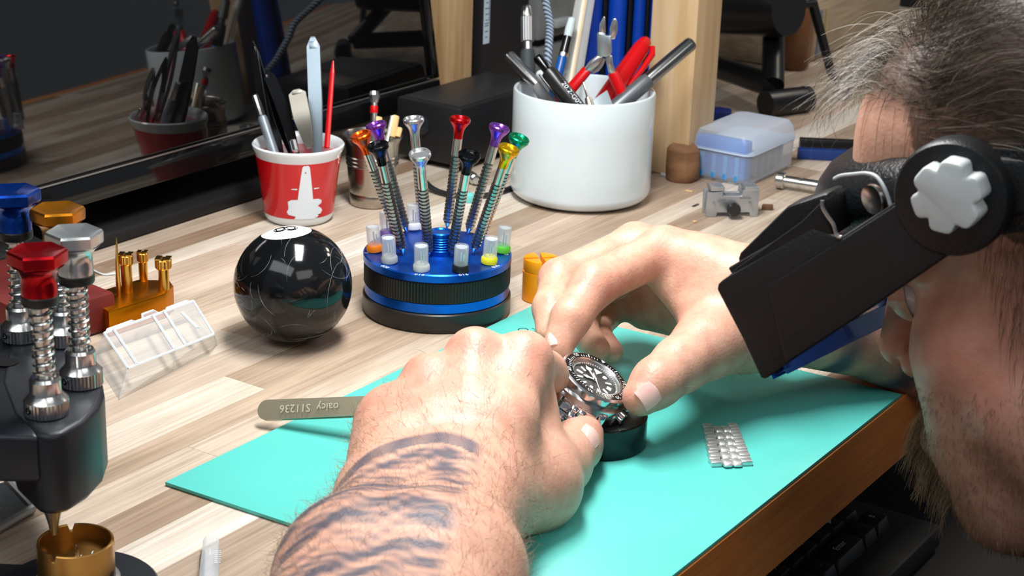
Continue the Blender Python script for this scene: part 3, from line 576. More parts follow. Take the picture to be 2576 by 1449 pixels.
# black tower with a paper label
tp = at(1205, 300); r = thing('black_tower', 'tall dark tower with paper label, behind the black box', 'tower', RZ(tp, BA))
obj('casing', G().box((0.036, 0.09, 0.20), (0.072, 0.18, 0.40)), M('tower_black', (24, 24, 29), 0.55, bump=(900, 0.12)), r, 0.003)
g = G(); lz = None
Ti = r.matrix_world.inverted(); 
def on_face(x, y, T):       # where the sight line meets the front face (local y = 0) of a bench-aligned thing
    o = T.inverted() @ CAM; d = T.inverted().to_3x3() @ ray(x, y); return o + d * (-o.y / d.y)
TT = r.matrix_world.copy(); A = on_face(1190, 108, TT); B = on_face(1220, 110, TT); H_ = on_face(1220, -60, TT)
B = Vector((max(B.x, 0.012), 0, B.z)); x0 = 0.003; x1 = B.x
obj('paper_label', G().box(((x0 + x1) / 2, -0.0003, (B.z + H_.z) / 2), (x1 - x0, 0.0006, H_.z - B.z)), M('label_paper', (196, 212, 222), 0.7, var=(30, (188, 206, 218))), r)
g = G(); 
for k in range(9): g.box((x0 + (x1 - x0) * 0.45, -0.0007, B.z + 0.006 + k * 0.0052), ((x1 - x0) * (0.35 + 0.3 * ((k * 7) % 3) / 2), 0.0002, 0.0007))
g.box((x0 + (x1 - x0) * 0.86, -0.0007, (B.z + H_.z) / 2 + 0.01), (0.0006, 0.0002, H_.z - B.z - 0.02)); g.box(((x0 + x1) / 2, -0.0007, B.z + 0.0185), ((x1 - x0) * 0.8, 0.0002, 0.0006))
obj('printed_lines', g, M('print_navy', (52, 70, 96), 0.7, var=(40, (46, 64, 90))), r)
# drawer cabinet
dc_ = at(1336, 262); r = thing('drawer_cabinet', 'small parts cabinet with smoky clear drawers behind the mug', 'cabinet', RZ(dc_, BA))
obj('frame', G().box((0.075, 0.075, 0.19), (0.15, 0.13, 0.38)), M('cabinet_dark', (40, 40, 42), 0.5, bump=(200, 0.1)), r, 0.002)
DRW = M('drawer_smoke', (128, 132, 132), 0.25, var=(20, (106, 108, 106)), bump=(30, 0.05)); DRH = M('drawer_lip', (165, 172, 174), 0.25, var=(30, (150, 158, 160)))
for k in range(7):
    for j in range(2):
        d_ = obj('drawer', G().box((0.039 + j * 0.073, 0.006, 0.030 + k * 0.052), (0.068, 0.016, 0.044)), DRW, r, 0.002); obj('pull', G().box((0.039 + j * 0.073, -0.006, 0.022 + k * 0.052), (0.03, 0.010, 0.008)), DRH, d_, 0.002)
# braided cord
P = [dp(1366, -40, 1.49), dp(1376, 20, 1.48), dp(1383, 60, 1.47), dp(1381, 110, 1.455), dp(1378, 160, 1.45), dp(1372, 230, 1.44), dp(1368, 330, 1.43)]
q = at(1362, 366, 0.004); P.append(q)
ch = M('braid', (60, 72, 92), 0.5, bump=(400, 0.3)); 
m = ch; nt = m.node_tree; N = nt.nodes; b = N['Principled BSDF']; tc = N.new('ShaderNodeTexCoord'); ck = N.new('ShaderNodeTexWave'); ck.inputs['Scale'].default_value = 110; ck.wave_type = 'BANDS'; ck.bands_direction = 'DIAGONAL'
rp = N.new('ShaderNodeValToRGB'); rp.color_ramp.elements[0].color = (*lin((20, 24, 34)), 1); rp.color_ramp.elements[1].color = (*lin((170, 190, 214)), 1); nt.links.new(tc.outputs['Object'], ck.inputs[0]); nt.links.new(ck.outputs['Color'], rp.inputs[0]); nt.links.new(rp.outputs[0], b.inputs['Base Color'])
tag(obj('braided_cord', G().tube(smooth_path(P), 0.0034, 12), ch), 'grey blue braided cord hanging down behind the mug', 'cord')
# blue pouch with files
bp_ = at(1545, 405); FT = RZ(bp_, 6)
r = thing('tool_pouch', 'upright blue plastic pouch of needle files behind the nippers', 'pouch', FT)
hh = 0.22
for k, (x0, x1) in enumerate(((-0.0285, -0.0165), (-0.0115, 0.004), (0.0095, 0.0195), (0.0235, 0.0345))):
    obj('pocket', G().tube([((x0 + x1) / 2, 0, 0.0), ((x0 + x1) / 2, 0, hh * 0.5), ((x0 + x1) / 2, 0, hh)], (x1 - x0) / 2, 16, flat=1.0), M('pouch_blue_%d' % k, (10, 62 + 4 * k, 172), 0.3, var=(25, (8, 52, 150), (1, 1, 0.3))), r)
obj('backing', G().box((0.003, 0.010, hh / 2), (0.066, 0.003, hh)), M('pouch_back', (8, 40, 120), 0.4, var=(25, (6, 34, 105))), r, 0.001)
for k, x in enumerate((-0.014, 0.0068, 0.0215)):
    f_ = obj('file', G().tube([(x, 0.002, 0.004), (x, 0.002, hh + 0.02)], 0.0024, 8), M('file_dark_%d' % k, (44, 48, 54), 0.35, 0.8, bump=(900, 0.4)), r)

# ------------------------------------------------------------------ translucent box with blue insert
tb = at(1881, 474); r = thing('parts_box', 'translucent plastic box with rounded lid and blue insert', 'box', RZ(tb, BA))
FROST = clear_plastic('frosted_box', (206, 216, 232), 0.26, 0.3)
BW, BD, BH = 0.088, 0.0565, 0.0405
def rrect(x0, y0, x1, y1, rr, n=5): return arcpts((x1 - rr, y1 - rr), rr, 0, 90, n) + arcpts((x0 + rr, y1 - rr), rr, 90, 180, n) + arcpts((x0 + rr, y0 + rr), rr, 180, 270, n) + arcpts((x1 - rr, y0 + rr), rr, 270, 360, n)
def loft(secs):
    """stack of equal-length outlines -> closed shell"""
    g = G(); n = len(secs[0][0]); 
    for P, z in secs: g.v += [Vector((p[0], p[1], z)) for p in P]
    for k in range(len(secs) - 1):
        for i in range(n): j = (i + 1) % n; g.f.append((k * n + i, k * n + j, (k + 1) * n + j, (k + 1) * n + i))
    g.f.append(tuple(range(n - 1, -1, -1))); g.f.append(tuple((len(secs) - 1) * n + i for i in range(n))); return g
obj('tray', loft([(rrect(0.003, 0.003, BW - 0.003, BD - 0.003, 0.006), 0.0004), (rrect(0.001, 0.001, BW - 0.001, BD - 0.001, 0.007), 0.003), (rrect(0, 0, BW, BD, 0.008), 0.0262)]), FROST, r)
obj('lid', loft([(rrect(-0.0008, -0.0008, BW + 0.0008, BD + 0.0008, 0.0085), 0.0266), (rrect(-0.0004, -0.0004, BW, BD, 0.0085), 0.030), (rrect(0.001, 0.001, BW - 0.001, BD - 0.001, 0.009), BH - 0.004), (rrect(0.004, 0.004, BW - 0.004, BD - 0.004, 0.0075), BH)]), FROST, r)
obj('seam', loft([(rrect(-0.001, -0.001, BW + 0.001, BD + 0.001, 0.009), 0.0256), (rrect(-0.001, -0.001, BW + 0.001, BD + 0.001, 0.009), 0.0264)]), M('seam_white', (205, 224, 242), 0.3, var=(30, (195, 216, 238))), r)
SKY = M('insert_blue', (14, 118, 205), 0.35, var=(20, (10, 104, 190)))
ins = obj('insert', G().box((0.0085, BD / 2, 0.020), (0.012, BD - 0.010, 0.032)), SKY, r, 0.002)
for k in range(4): obj('rib', G().box((0.0018, 0.012 + 0.0105 * k, 0.013), (0.002, 0.004, 0.020)), M('insert_rib_%d' % k, (60, 150, 216), 0.35, var=(20, (50, 138, 206))), ins, 0.0006)
for k in range(5): obj('slot_plate', G().box((0.028 + k * 0.012, BD / 2, 0.014), (0.002, BD - 0.014, 0.022)), M('slot_pale_%d' % k, (196, 204, 214), 0.4, var=(20, (186, 196, 208))), r, 0.0004)
# wooden plug left of it
p = at(1714, 452); r = thing('wooden_plug', 'rough round piece of brown wood beside the clear box', 'wood', RZ(p, 20))
obj('plug_body', G().lathe([(0.0, 0), (0.012, 0.0), (0.0136, 0.003), (0.0142, 0.014), (0.0136, 0.026), (0.011, 0.029), (0, 0.029)], 14, None, lambda i, k: 1 + 0.05 * math.sin(i * 2.4 + k)), M('bark', (142, 104, 72), 0.75, var=(30, (106, 72, 48), (1, 1, 3)), bump=(80, 0.6)), r)
# spring bar block
p = at(1836, 540); r = thing('watch_holder', 'silver aluminium watch case holder with black knob on small feet', 'holder', RZ(p, 188) @ Matrix.Scale(1.0, 4))
ALU = M('bare_aluminium', (176, 182, 188), 0.36, 0.75, bump=(300, 0.06)); w_ = 0.0405; hz = 0.021
def fr(P, y0, y1): return G().prism(P, y0, y1, Matrix.Rotation(PI / 2, 4, 'X'))
face = [(-w_ / 2, 0), (-w_ / 2 + 0.006, 0), (-w_ / 2 + 0.0065, 0.0035), (w_ / 2 - 0.0085, 0.0035), (w_ / 2 - 0.008, 0), (w_ / 2, 0), (w_ / 2, hz - 0.002), (w_ / 2 - 0.012, hz - 0.001), (w_ / 2 - 0.0125, hz - 0.0045), (-w_ / 2 + 0.0135, hz - 0.0045), (-w_ / 2 + 0.013, hz), (-w_ / 2, hz)]
obj('front_plate', fr(face, -0.006, -0.003), ALU, r, 0.0005)
obj('back_plate', fr(face, 0.005, 0.008), ALU, r, 0.0005)
obj('cross_block', G().box((0, -0.0015, 0.010), (0.020, 0.0128, 0.007)), SATIN, r, 0.0006)
obj('jaw', G().box((-w_ / 2 + 0.006, -0.001, hz + 0.001), (0.011, 0.014, 0.0034)), ALU, r, 0.0008); obj('jaw', G().box((w_ / 2 - 0.008, -0.001, hz + 0.001), (0.011, 0.014, 0.0034)), ALU, r, 0.0008)
obj('knob', G().lathe([(0.003, 0), (0.005, 0.001), (0.0054, 0.005), (0.0046, 0.0075), (0, 0.008)], 20, frame((0.0005, 0.0078, 0.0078), (0, 1, 0))), M('knob_black', (28, 30, 34), 0.25, bump=(200, 0.05)), r)
for x in (-0.014, 0.0145): obj('screw', G().lathe([(0.0012, 0), (0.0012, 0.0004), (0, 0.0005)], 10, frame((x, 0.008, 0.011), (0, 1, 0))), SATIN, r)
g = G().box((-0.009, 0.0081, 0.0155), (0.009, 0.0003, 0.0007)).box((0.008, 0.0081, 0.0138), (0.006, 0.0003, 0.0007)).box((0.0085, 0.0081, 0.0125), (0.008, 0.0003, 0.0005)); obj('engraved_lines', g, M('engrave_grey', (96, 100, 104), 0.5, bump=(90, 0.05)), r)
# steel press pin
a = at(1955, 452, 0.0072); b = at(2092, 474, 0.0072); L = (b - a).length
r = thing('press_pin', 'polished steel spool-shaped pin lying between the clear box and the visor', 'pin', frame(a, b - a))
obj('shank', G().lathe([(0.0046, 0.004), (0.0046, L * 0.42), (0.0040, L * 0.43), (0.0040, L * 0.46), (0.0046, L * 0.47), (0.0046, L - 0.006)], 28), STEEL, r)
for z in (0, L - 0.007): obj('flange', G().lathe([(0.0058, z), (0.0068, z + 0.0007), (0.0068, z + 0.0058), (0.0058, z + 0.0065)], 28), STEEL, r)
# strips behind the box
for nm, lab, pts_, mat in (('black_bar', 'black square bar lying behind the visor, right of the clear box', [(2010, 372), (2330, 386)], BLACKP), ('brown_strip', 'thin brown wooden strip between the black bar and blue bar', [(2015, 385), (2330, 398)], M('strip_brown', (132, 84, 50), 0.6, var=(20, (110, 68, 40)))), ('blue_bar', 'dark blue bar lying right of the clear box', [(2005, 398), (2320, 414)], M('bar_blue', (14, 50, 118), 0.4, var=(20, (12, 44, 105))))):
    a = at(*pts_[0]); b = at(*pts_[1]); L = (b - a).length; T = frame(a, (0, 0, 1), b - a)
    hgt = 0.009 if nm != 'brown_strip' else 0.004
    o = obj(nm, G().box((L / 2, 0, hgt / 2 + 0.0001), (L, 0.008, hgt)), mat, None, 0.0008); o.matrix_world = T; tag(o, lab, 'bar')
# blue scrap at the post
p = at(1800, 300); o = obj('blue_scrap', G().prism([(-0.014, -0.006), (0.010, -0.012), (0.016, 0.002), (0.006, 0.010), (-0.012, 0.008)], 0, 0.010), M('scrap_blue', (16, 44, 132), 0.5, var=(60, (12, 36, 112)), bump=(60, 0.4)), None, 0.002); o.matrix_world = RZ(p, 10); tag(o, 'small dark blue cloth scrap beside the pale post', 'scrap')
# ------------------------------------------------------------------ black stand in the far background
sp = at(1915, 262); ST = Matrix.Translation(sp)
r = thing('equipment_stand', 'black metal stand with round tube feet and fat cylinder, far right', 'stand', ST)
def wp(x, y, d): return dp(x, y, d) - sp
DF = (sp - CAM).dot(CF); 
TUBEB = M('stand_tube_black', (16, 17, 19), 0.35, bump=(200, 0.1))
rz = 0.0125
fA = at(1925, 262, rz) - sp; fB = at(2020, 250, rz) - sp; fA.z = rz; fB.z = rz
obj('foot_tube', G().tube([fA, fA + (fB - fA) * 0.8, fB], [rz, rz, rz * 0.98], 20), TUBEB, r); obj('end_cap', G().tube([fB, fB + (fB - fA).normalized() * 0.006, fB + (fB - fA).normalized() * 0.010], [rz * 1.01, rz, rz * 0.5], 20), BLACKM, r)
fm_ = fA + (fB - fA) * 0.25 + Vector((0, 0.02, 0.012))
hd = wp(1760, 186, DF + 0.10); hd.z = 0.018
obj('crossbar', G().tube([fm_, hd, hd + (hd - fm_) * 0.8], 0.0115, 14), TUBEB, r)
up1 = wp(1946, 40, DF + 0.03)
obj('upright', G().tube([fm_, up1, up1 + (up1 - fm_) * 1.2], 0.0108, 16), TUBEB, r)
c0 = wp(1780, 8, DF + 0.04); c1 = wp(1955, 18, DF - 0.02)
obj('cylinder', G().tube([c0 + (c0 - c1) * 0.5, c1, c1 + (c1 - c0).normalized() * 0.014], [0.029, 0.029, 0.027], 28), TUBEB, r)
cl = wp(2045, 10, DF); ce = wp(2090, 180, DF + 0.02)
obj('lower_arm', G().tube([c1, cl, ce], [0.006, 0.0055, 0.0045], 10), TUBEB, r)
obj('tail_leg', G().tube([ce, Vector((ce.x + 0.02, ce.y, 0.004))], [0.0045, 0.0045], 10), TUBEB, r)
# white paper and boxes behind the stand
p = at(1836, 150); r = thing('white_carton', 'pale grey carton standing on the bench behind the black stand', 'carton', RZ(p, BA - 30))
obj('carton_body', G().box((-0.014, 0.045, 0.033), (0.06, 0.05, 0.066)), M('carton_grey', (150, 150, 148), 0.7, var=(8, (136, 136, 134))), r, 0.002); obj('flap', G().box((-0.012, 0.028, 0.078), (0.04, 0.006, 0.026)), M('flap_white', (176, 178, 182), 0.7, var=(8, (168, 170, 174))), r, 0.001)
p = at(2010, 172); BK = RZ(p, BA + 4)
r = thing('book_stack', 'blurred pale boxed book with faint lettering behind the hair', 'book', BK)
obj('block', G().box((0.16, 0.05, 0.035), (0.34, 0.10, 0.068)), M('pages', (176, 160, 136), 0.7, var=(60, (150, 134, 112), (0.2, 1, 4))), r, 0.002)
obj('cover', G().box((0.16, 0.05, 0.078), (0.345, 0.105, 0.012)), M('cover_beige', (186, 174, 154), 0.6, var=(8, (176, 164, 144))), r, 0.002)
g = text_g('•••••••', 0.012, Matrix.Translation((0.14, -0.0032, 0.078)) @ Matrix.Rotation(PI / 2, 4, 'X'))
if g.v: obj('lettering', g, M('letter_grey', (110, 104, 98), 0.7, var=(9, (104, 98, 92))), r)
for k, c_ in enumerate(((150, 120, 90), (120, 130, 150), (180, 160, 120))): obj('page_marker', G().box((0.03 + 0.02 * k, -0.001, 0.03), (0.008, 0.002, 0.05)), M('marker_%d' % k, c_, 0.6, var=(20, tuple(int(v * 0.9) for v in c_))), r)
p = at(1993, 172); r = thing('brown_bottle', 'brown glass bottle standing behind the black stand upright', 'bottle', RZ(p, 0))
obj('bottle_body', G().lathe([(0, 0), (0.015, 0), (0.017, 0.003), (0.017, 0.06), (0.008, 0.075), (0.008, 0.088), (0, 0.088)], 24), M('bottle_brown', (112, 72, 42), 0.2, var=(20, (96, 60, 34))), r); obj('screw_cap', G().lathe([(0.0095, 0.085), (0.0095, 0.1), (0, 0.1)], 20), BLACKP, r)
# bits on the bench
p = at(1640, 432, 0.002); q = at(1706, 447, 0.0022); L = (q - p).length; r = thing('needle_tip', 'clear plastic tip with thin needle lying right of the mug', 'needle', frame(p, q - p))
obj('hub', G().lathe([(0.0012, L * 0.35), (0.0022, L * 0.9), (0.0022, L)], 12), clear_plastic('hub_clear', (215, 225, 230), 0.45), r); obj('needle', G().lathe([(0.0004, 0), (0.0004, L * 0.36)], 8), DARKS, r)
def bit(nm, lab, cat, px, d, rot, mat, bev=0.0004):
    o = obj(nm, G().prism([(-d[0] / 2, -d[1] / 2), (d[0] / 2, -d[1] * 0.35), (d[0] * 0.45, d[1] / 2), (-d[0] * 0.4, d[1] * 0.4)], 0, d[2]), mat, None, bev); o.matrix_world = RZ(at(*px), rot); tag(o, lab, cat)
bit('wood_chip', 'small brown chip lying below the silver holder', 'chip', (1930, 527), (0.009, 0.005, 0.004), -8, M('chip_brown', (112, 78, 52), 0.7, var=(60, (90, 62, 40))))
bit('steel_sliver', 'dark metal sliver on the bench left of the silver holder', 'sliver', (1750, 518), (0.0016, 0.009, 0.001), -35, DARKS, 0.0001)
bit('crumb', 'tiny pale crumb on the bench in front of the silver holder', 'crumb', (1747, 560), (0.003, 0.002, 0.0016), 20, PALEW)
bit('plastic_scrap', 'small white plastic scrap lying left of the red cup', 'scrap', (520, 476), (0.012, 0.004, 0.0025), 30, WHITEC)
bit('red_speck', 'tiny red speck on the bench left of the red cup', 'speck', (493, 511), (0.002, 0.0016, 0.001), 0, RED, 0.0001)
bit('tan_shaving', 'thin tan shaving on the bench left of the silver holder', 'shaving', (1733, 482), (0.006, 0.002, 0.001), -30, PALEW, 0.0002)
# orange split cylinder
p = at(1357, 752); r = thing('orange_holder', 'small orange slotted plastic cylinder between the blue stand and the far hand', 'holder', RZ(p, 12))
OR = M('orange_plastic', (240, 150, 10), 0.42, var=(40, (232, 138, 8)), bump=(200, 0.05))
obj('base', G().lathe([(0, 0), (0.0110, 0), (0.0116, 0.0008), (0.0116, 0.020), (0, 0.020)], 48), OR, r)
for a0 in (8, 98, 188, 278):
    obj('post', G().prism([(0.0016 * math.cos(math.radians(a0 + 37)), 0.0016 * math.sin(math.radians(a0 + 37)))] + arcpts((0, 0), 0.0114, a0, a0 + 74, 10), 0.0199, 0.0285), OR, r, 0.0004)
# ------------------------------------------------------------------ gold tool block with brass pins
gp = [at(x, y, 0.0165) for x, y in ((214, 742), (273, 784), (415, 738), (437, 719), (426, 704), (345, 703))]
o0 = sum((Vector((p.x, p.y, TZ)) for p in gp), Vector()) / 6
r = thing('gold_tool_block', 'gold anodised block with brass pins and a tall needle, left rear', 'tool block', o0)
GP = [(p.x - o0.x, p.y - o0.y) for p in gp]
obj('block_body', G().prism(GP, 0.0003, 0.0165), GOLD, r, 0.0009)
def gat(x, y): p = at(x, y, 0.0165); return Vector((p.x - o0.x, p.y - o0.y, 0.0163))
def pin_scale(p): return FPX / ((p + o0 - CAM).dot(CF))
n_ = gat(299, 746)
obj('needle', G().lathe([(0.0015, 0), (0.0015, 0.012), (0.0011, 0.024), (0.0004, 0.036), (0.0001, 0.0385)], 14), BRASS, r, loc=n_)
gsl = frame(gat(283, 743) + Vector((0, 0, 0.0002)), (0, 0, 1), gat(299, 738) - gat(268, 748))
obj('groove', G().box((0, 0, 0), (0.008, 0.0007, 0.0004), gsl), BRASS, r)
for (x, y, h_, rb, rh) in ((320, 734, 0.0245, 0.0035, 0.0046), (361, 706, 0.019, 0.0028, 0.0036), (413, 727, 0.020, 0.0033, 0.0052)):
    hh_ = 0.0062
    p_ = obj('pillar', G().lathe([(rb, 0), (rb, h_ - hh_)], 20), BRASS, r, loc=gat(x, y))
    obj('slotted_head', G().lathe([(rh * 0.85, h_ - hh_), (rh, h_ - hh_ + 0.0008), (rh, h_ - 0.0006), (rh - 0.0006, h_)], 40, None, lambda i, k: 1 - 0.05 * (i % 2) * (k in (1, 2))).box((0, 0, h_ + 0.0004), (rh * 0.7, rh * 1.7, 0.0008), Matrix.Translation((rh * 0.55, 0, 0))).box((-rh * 0.55, 0, h_ + 0.0004), (rh * 0.7, rh * 1.5, 0.0008)), BRASS, p_, sharp=15)
obj('side_knob', G().lathe([(0.0022, 0), (0.0022, 0.003), (0.0032, 0.0032), (0.0032, 0.0052), (0.002, 0.006), (0, 0.006)], 16, frame(Vector(((GP[0][0] * 0.6 + GP[1][0] * 0.4), (GP[0][1] * 0.6 + GP[1][1] * 0.4), 0.008)), Vector((-0.6, -0.8, 0)))), BRASS, r)
# ------------------------------------------------------------------ clear lid
tp_ = [at(x, y, 0.013) for x, y in ((262, 838), (486, 757), (538, 841), (322, 927))]; bt_ = [at(x, y, 0.0004) for x, y in ((228, 896), (496, 800), (546, 866), (300, 1004))]
o0 = sum((Vector((p.x, p.y, TZ)) for p in bt_), Vector()) / 4
r = thing('plastic_organizer', 'clear ribbed plastic organizer cover lying in front of the gold block', 'lid', o0)
CLP = clear_plastic('lid_clear', (214, 222, 226), 0.08, 0.08); RIB = clear_plastic('lid_rib', (226, 234, 240), 0.62, 0.1)
T4 = [p - o0 for p in tp_]; B4 = [p - o0 for p in bt_]
g = G(); g.add(T4 + B4, [(0, 1, 2, 3), (0, 4, 5, 1), (1, 5, 6, 2), (2, 6, 7, 3), (3, 7, 4, 0)]); obj('shell', g, CLP, r, smooth=False)
def mixp(a, b, t): return a + (b - a) * t
g = G()
def bar(a, b, w_=0.0009): g.tube([a, b], w_, 6)
for a, b in ((0, 1), (1, 2), (2, 3), (3, 0)): bar(T4[a], T4[b], 0.0008)
obj('rim', g, RIB, r)
for t in (0.10, 0.53, 0.66): g = G(); bar(mixp(T4[0], T4[1], t) + Vector((0, 0, 0.0004)), mixp(T4[3], T4[2], t) + Vector((0, 0, 0.0004)), 0.0009); obj('rib', g, RIB, r)
g = G(); bar(mixp(mixp(T4[0], T4[1], 0.82), mixp(T4[3], T4[2], 0.82), 0.2), mixp(mixp(T4[0], T4[1], 0.88), mixp(T4[3], T4[2], 0.88), 0.72), 0.0011); obj('embossed_bar', g, RIB, r)
for t in (0, .53, 1): g = G(); bar(mixp(T4[3], T4[2], t), mixp(B4[3], B4[2], t), 0.0006); obj('side_edge', g, CLP, r)
u_ = (T4[1] - T4[0]).normalized(); v_ = (T4[0] - T4[3]).normalized()
for t0, t1 in ((0.02, 0.34), (0.42, 0.60), (0.68, 0.97)):
    a = mixp(T4[0], T4[1], t0); b = mixp(T4[0], T4[1], t1); k = 0.0035 if t0 != 0.42 else 0.0075
    g = G().tube([a, a + v_ * k + u_ * 0.002, b + v_ * k - u_ * 0.002, b], 0.0007, 6); obj('hinge_loop', g, RIB, r)
    g = G().add([a, a + v_ * k + u_ * 0.002, b + v_ * k - u_ * 0.002, b], [(0, 1, 2, 3)]); obj('hinge_tab', g, CLP, r, smooth=False)
# ------------------------------------------------------------------ maroon case and black case at far left
p = at(100, 850); o = thing('maroon_case', 'low dark red case partly hidden behind the hand press plungers', 'case', RZ(p, BA - 8))
obj('case_body', G().box((0.012, 0.03, 0.0125), (0.06, 0.10, 0.024)), M('maroon', (112, 34, 30), 0.5, var=(30, (92, 26, 24)), bump=(200, 0.2)), o, 0.003); obj('clasp', G().box((-0.0185, 0.02, 0.014), (0.0016, 0.012, 0.006)), BRASS, o, 0.0003)
p = at(-110, 770); o = thing('black_case', 'black leathery case edge behind the blue plunger at far left', 'case', RZ(p, BA - 12))
obj('case_body', G().box((0.03, 0.03, 0.0125), (0.09, 0.05, 0.024)), M('leather_black', (14, 14, 16), 0.55, bump=(300, 0.5)), o, 0.004); obj('zip', G().box((0.03, 0.0045, 0.013), (0.088, 0.0016, 0.002)), DARKS, o, 0.0003)
p = at(690 * 0 + 262, 690); 
a = at(232, 678, 0.001); b = at(260, 690, 0.001); c = at(290, 688, 0.001)
tag(obj('white_thread', G().tube(smooth_path([a, b, c]), 0.0006, 6), WHITEC), 'short white plastic sliver behind the gold block', 'sliver')
# ------------------------------------------------------------------ hand press with four spring plungers
ZT_ = 0.085
PO = at(130, 1300, 0.0)
pr_o = at(203, 1100, 0.0)
pc_ = Vector((-0.205, 0.70, TZ))
press = thing('hand_press', 'black watch hand press with four coloured spring plungers at the left edge', 'press', pc_)
def pat(x, y, z): p = at(x, y, z); return (p.x - pc_.x, p.y - pc_.y)
INKB = M('press_black', (30, 33, 40), 0.42, 0.35, bump=(900, 0.08))
lug = [pat(*q, ZT_) for q in ((258, 955), (263, 984), (250, 1020), (212, 1058), (160, 1088), (118, 1096), (84, 1090))] + [pat(*q, ZT_) for q in ((30, 1040), (0, 960), (20, 860), (90, 815), (180, 830), (235, 890))]
obj('head', G().prism(lug, ZT_ - 0.037, ZT_), INKB, press, 0.003, seg=3)
arm = [pat(*q, ZT_) for q in ((100, 1094), (-60, 1090), (-420, 1060), (-420, 860), (-60, 800), (90, 812))]
obj('arm', G().prism(arm, ZT_ - 0.0225, ZT_ - 0.0006), INKB, press, 0.003, seg=3)
cx_, cy_ = pat(-330, 960, ZT_)
obj('column', G().box((cx_ - 0.012, cy_, (ZT_ - 0.03) / 2 + 0.004), (0.045, 0.06, ZT_ - 0.034)), INKB, press, 0.003)
hx_, hy_ = pat(18, 912, ZT_); obj('screw_hole', G().lathe([(0.0, ZT_ + 0.0001), (0.0042, ZT_ + 0.0001), (0.005, ZT_ + 0.0002)], 24), M('hole_dark', (6, 7, 9), 0.7, bump=(90, 0.02)), press, loc=(hx_, hy_, 0.0001))
def plunger(x, y, cn, col, dz, big=1.0):
    px, py = pat(x, y, ZT_)
    r = obj('plunger', G().lathe([(0.0018, -0.047), (0.0020, -0.043), (0.0026, 0.0), (0.0034, 0.006), (0.0034, 0.060)], 20), STEEL, press, loc=(px, py, ZT_))
    r['label'] = '%s plunger' % cn
    obj('collar', G().lathe([(0.0088, 0), (0.0094, 0.0006), (0.0094, 0.0068), (0.0088, 0.0074), (0.0070, 0.0095), (0.0066, 0.0105), (0.0066, 0.0155), (0.0058, 0.0168), (0.0035, 0.0168)], 72, None, lambda i, k: 1 - 0.035 * (i % 2) * (k in (1, 2))), STEEL, r, sharp=25)
    obj('set_screw', G().lathe([(0.0016, 0), (0.0016, 0.0004), (0.0008, 0.0005), (0.0008, -0.0004), (0, -0.0004)], 16, frame((0.0092 * math.cos(-2.2), 0.0092 * math.sin(-2.2), 0.004), (math.cos(-2.2), math.sin(-2.2), 0))), DARKS, r)
    top = dz; z0 = 0.0168; z1 = top - 0.0232; n = 150; turns = 9
    obj('spring', G().tube([(0.0043 * math.cos(2 * PI * turns * k / n), 0.0043 * math.sin(2 * PI * turns * k / n), z0 + (z1 - z0) * k / n) for k in range(n + 1)], 0.0006, 6), STEEL, r)
    obj('rubber_ring', G().lathe([(0.0074, top - 0.0232), (0.0078, top - 0.0225), (0.0078, top - 0.0195), (0.0074, top - 0.019)], 32), BLACKP, r)
    am = anod('plunger_%s_%d' % (cn, int(x)), col)
    obj('neck', G().lathe([(0.0075, top - 0.019), (0.0075, top - 0.0155), (0.0072, top - 0.0135), (0.0074, top - 0.0105), (0.0088, top - 0.0078), (0.0108, top - 0.0062)], 40), am, r)
    hexp = [(0.0124 * math.cos(PI / 3 * k + 0.3), 0.0124 * math.sin(PI / 3 * k + 0.3)) for k in range(6)]
    def rp(sc): return [p for k in range(6) for p in [(hexp[k][0] * sc * 0.94 + hexp[k - 1][0] * sc * 0.06, hexp[k][1] * sc * 0.94 + hexp[k - 1][1] * sc * 0.06), (hexp[k][0] * sc * 0.975 + hexp[k - 1][0] * sc * 0.0125 + hexp[(k + 1) % 6][0] * sc * 0.0125, hexp[k][1] * sc * 0.975 + hexp[k - 1][1] * sc * 0.0125 + hexp[(k + 1) % 6][1] * sc * 0.0125), (hexp[k][0] * sc * 0.94 + hexp[(k + 1) % 6][0] * sc * 0.06, hexp[k][1] * sc * 0.94 + hexp[(k + 1) % 6][1] * sc * 0.06)]]
    obj('hex_button', loft([(rp(0.86), top - 0.0064), (rp(0.97), top - 0.0058), (rp(1.0), top - 0.0052), (rp(1.0), top - 0.0010), (rp(0.95), top), (rp(0.8), top - 0.0006), (rp(0.3), top - 0.0018)]), am, r, sharp=25)
plunger(118, 1040, 'red', (168, 10, 24), 0.0725)
plunger(206, 966, 'silver', (190, 196, 198), 0.0705)
plunger(56, 852, 'blue', (10, 62, 158), 0.0725)
plunger(163, 862, 'gold', (190, 122, 24), 0.0655)
ax, ay = pat(207, 1235, ZT_ - 0.046)
# tip of the red plunger, below the head
px, py = pat(118, 1040, ZT_)
obj('tip', G().lathe([(0.00001, -0.0568), (0.0016, -0.0566), (0.0022, -0.052), (0.0034, -0.047), (0.0046, -0.044), (0.0052, -0.040), (0.0052, -0.0365)], 24), SATIN, press, loc=(px, py, ZT_))
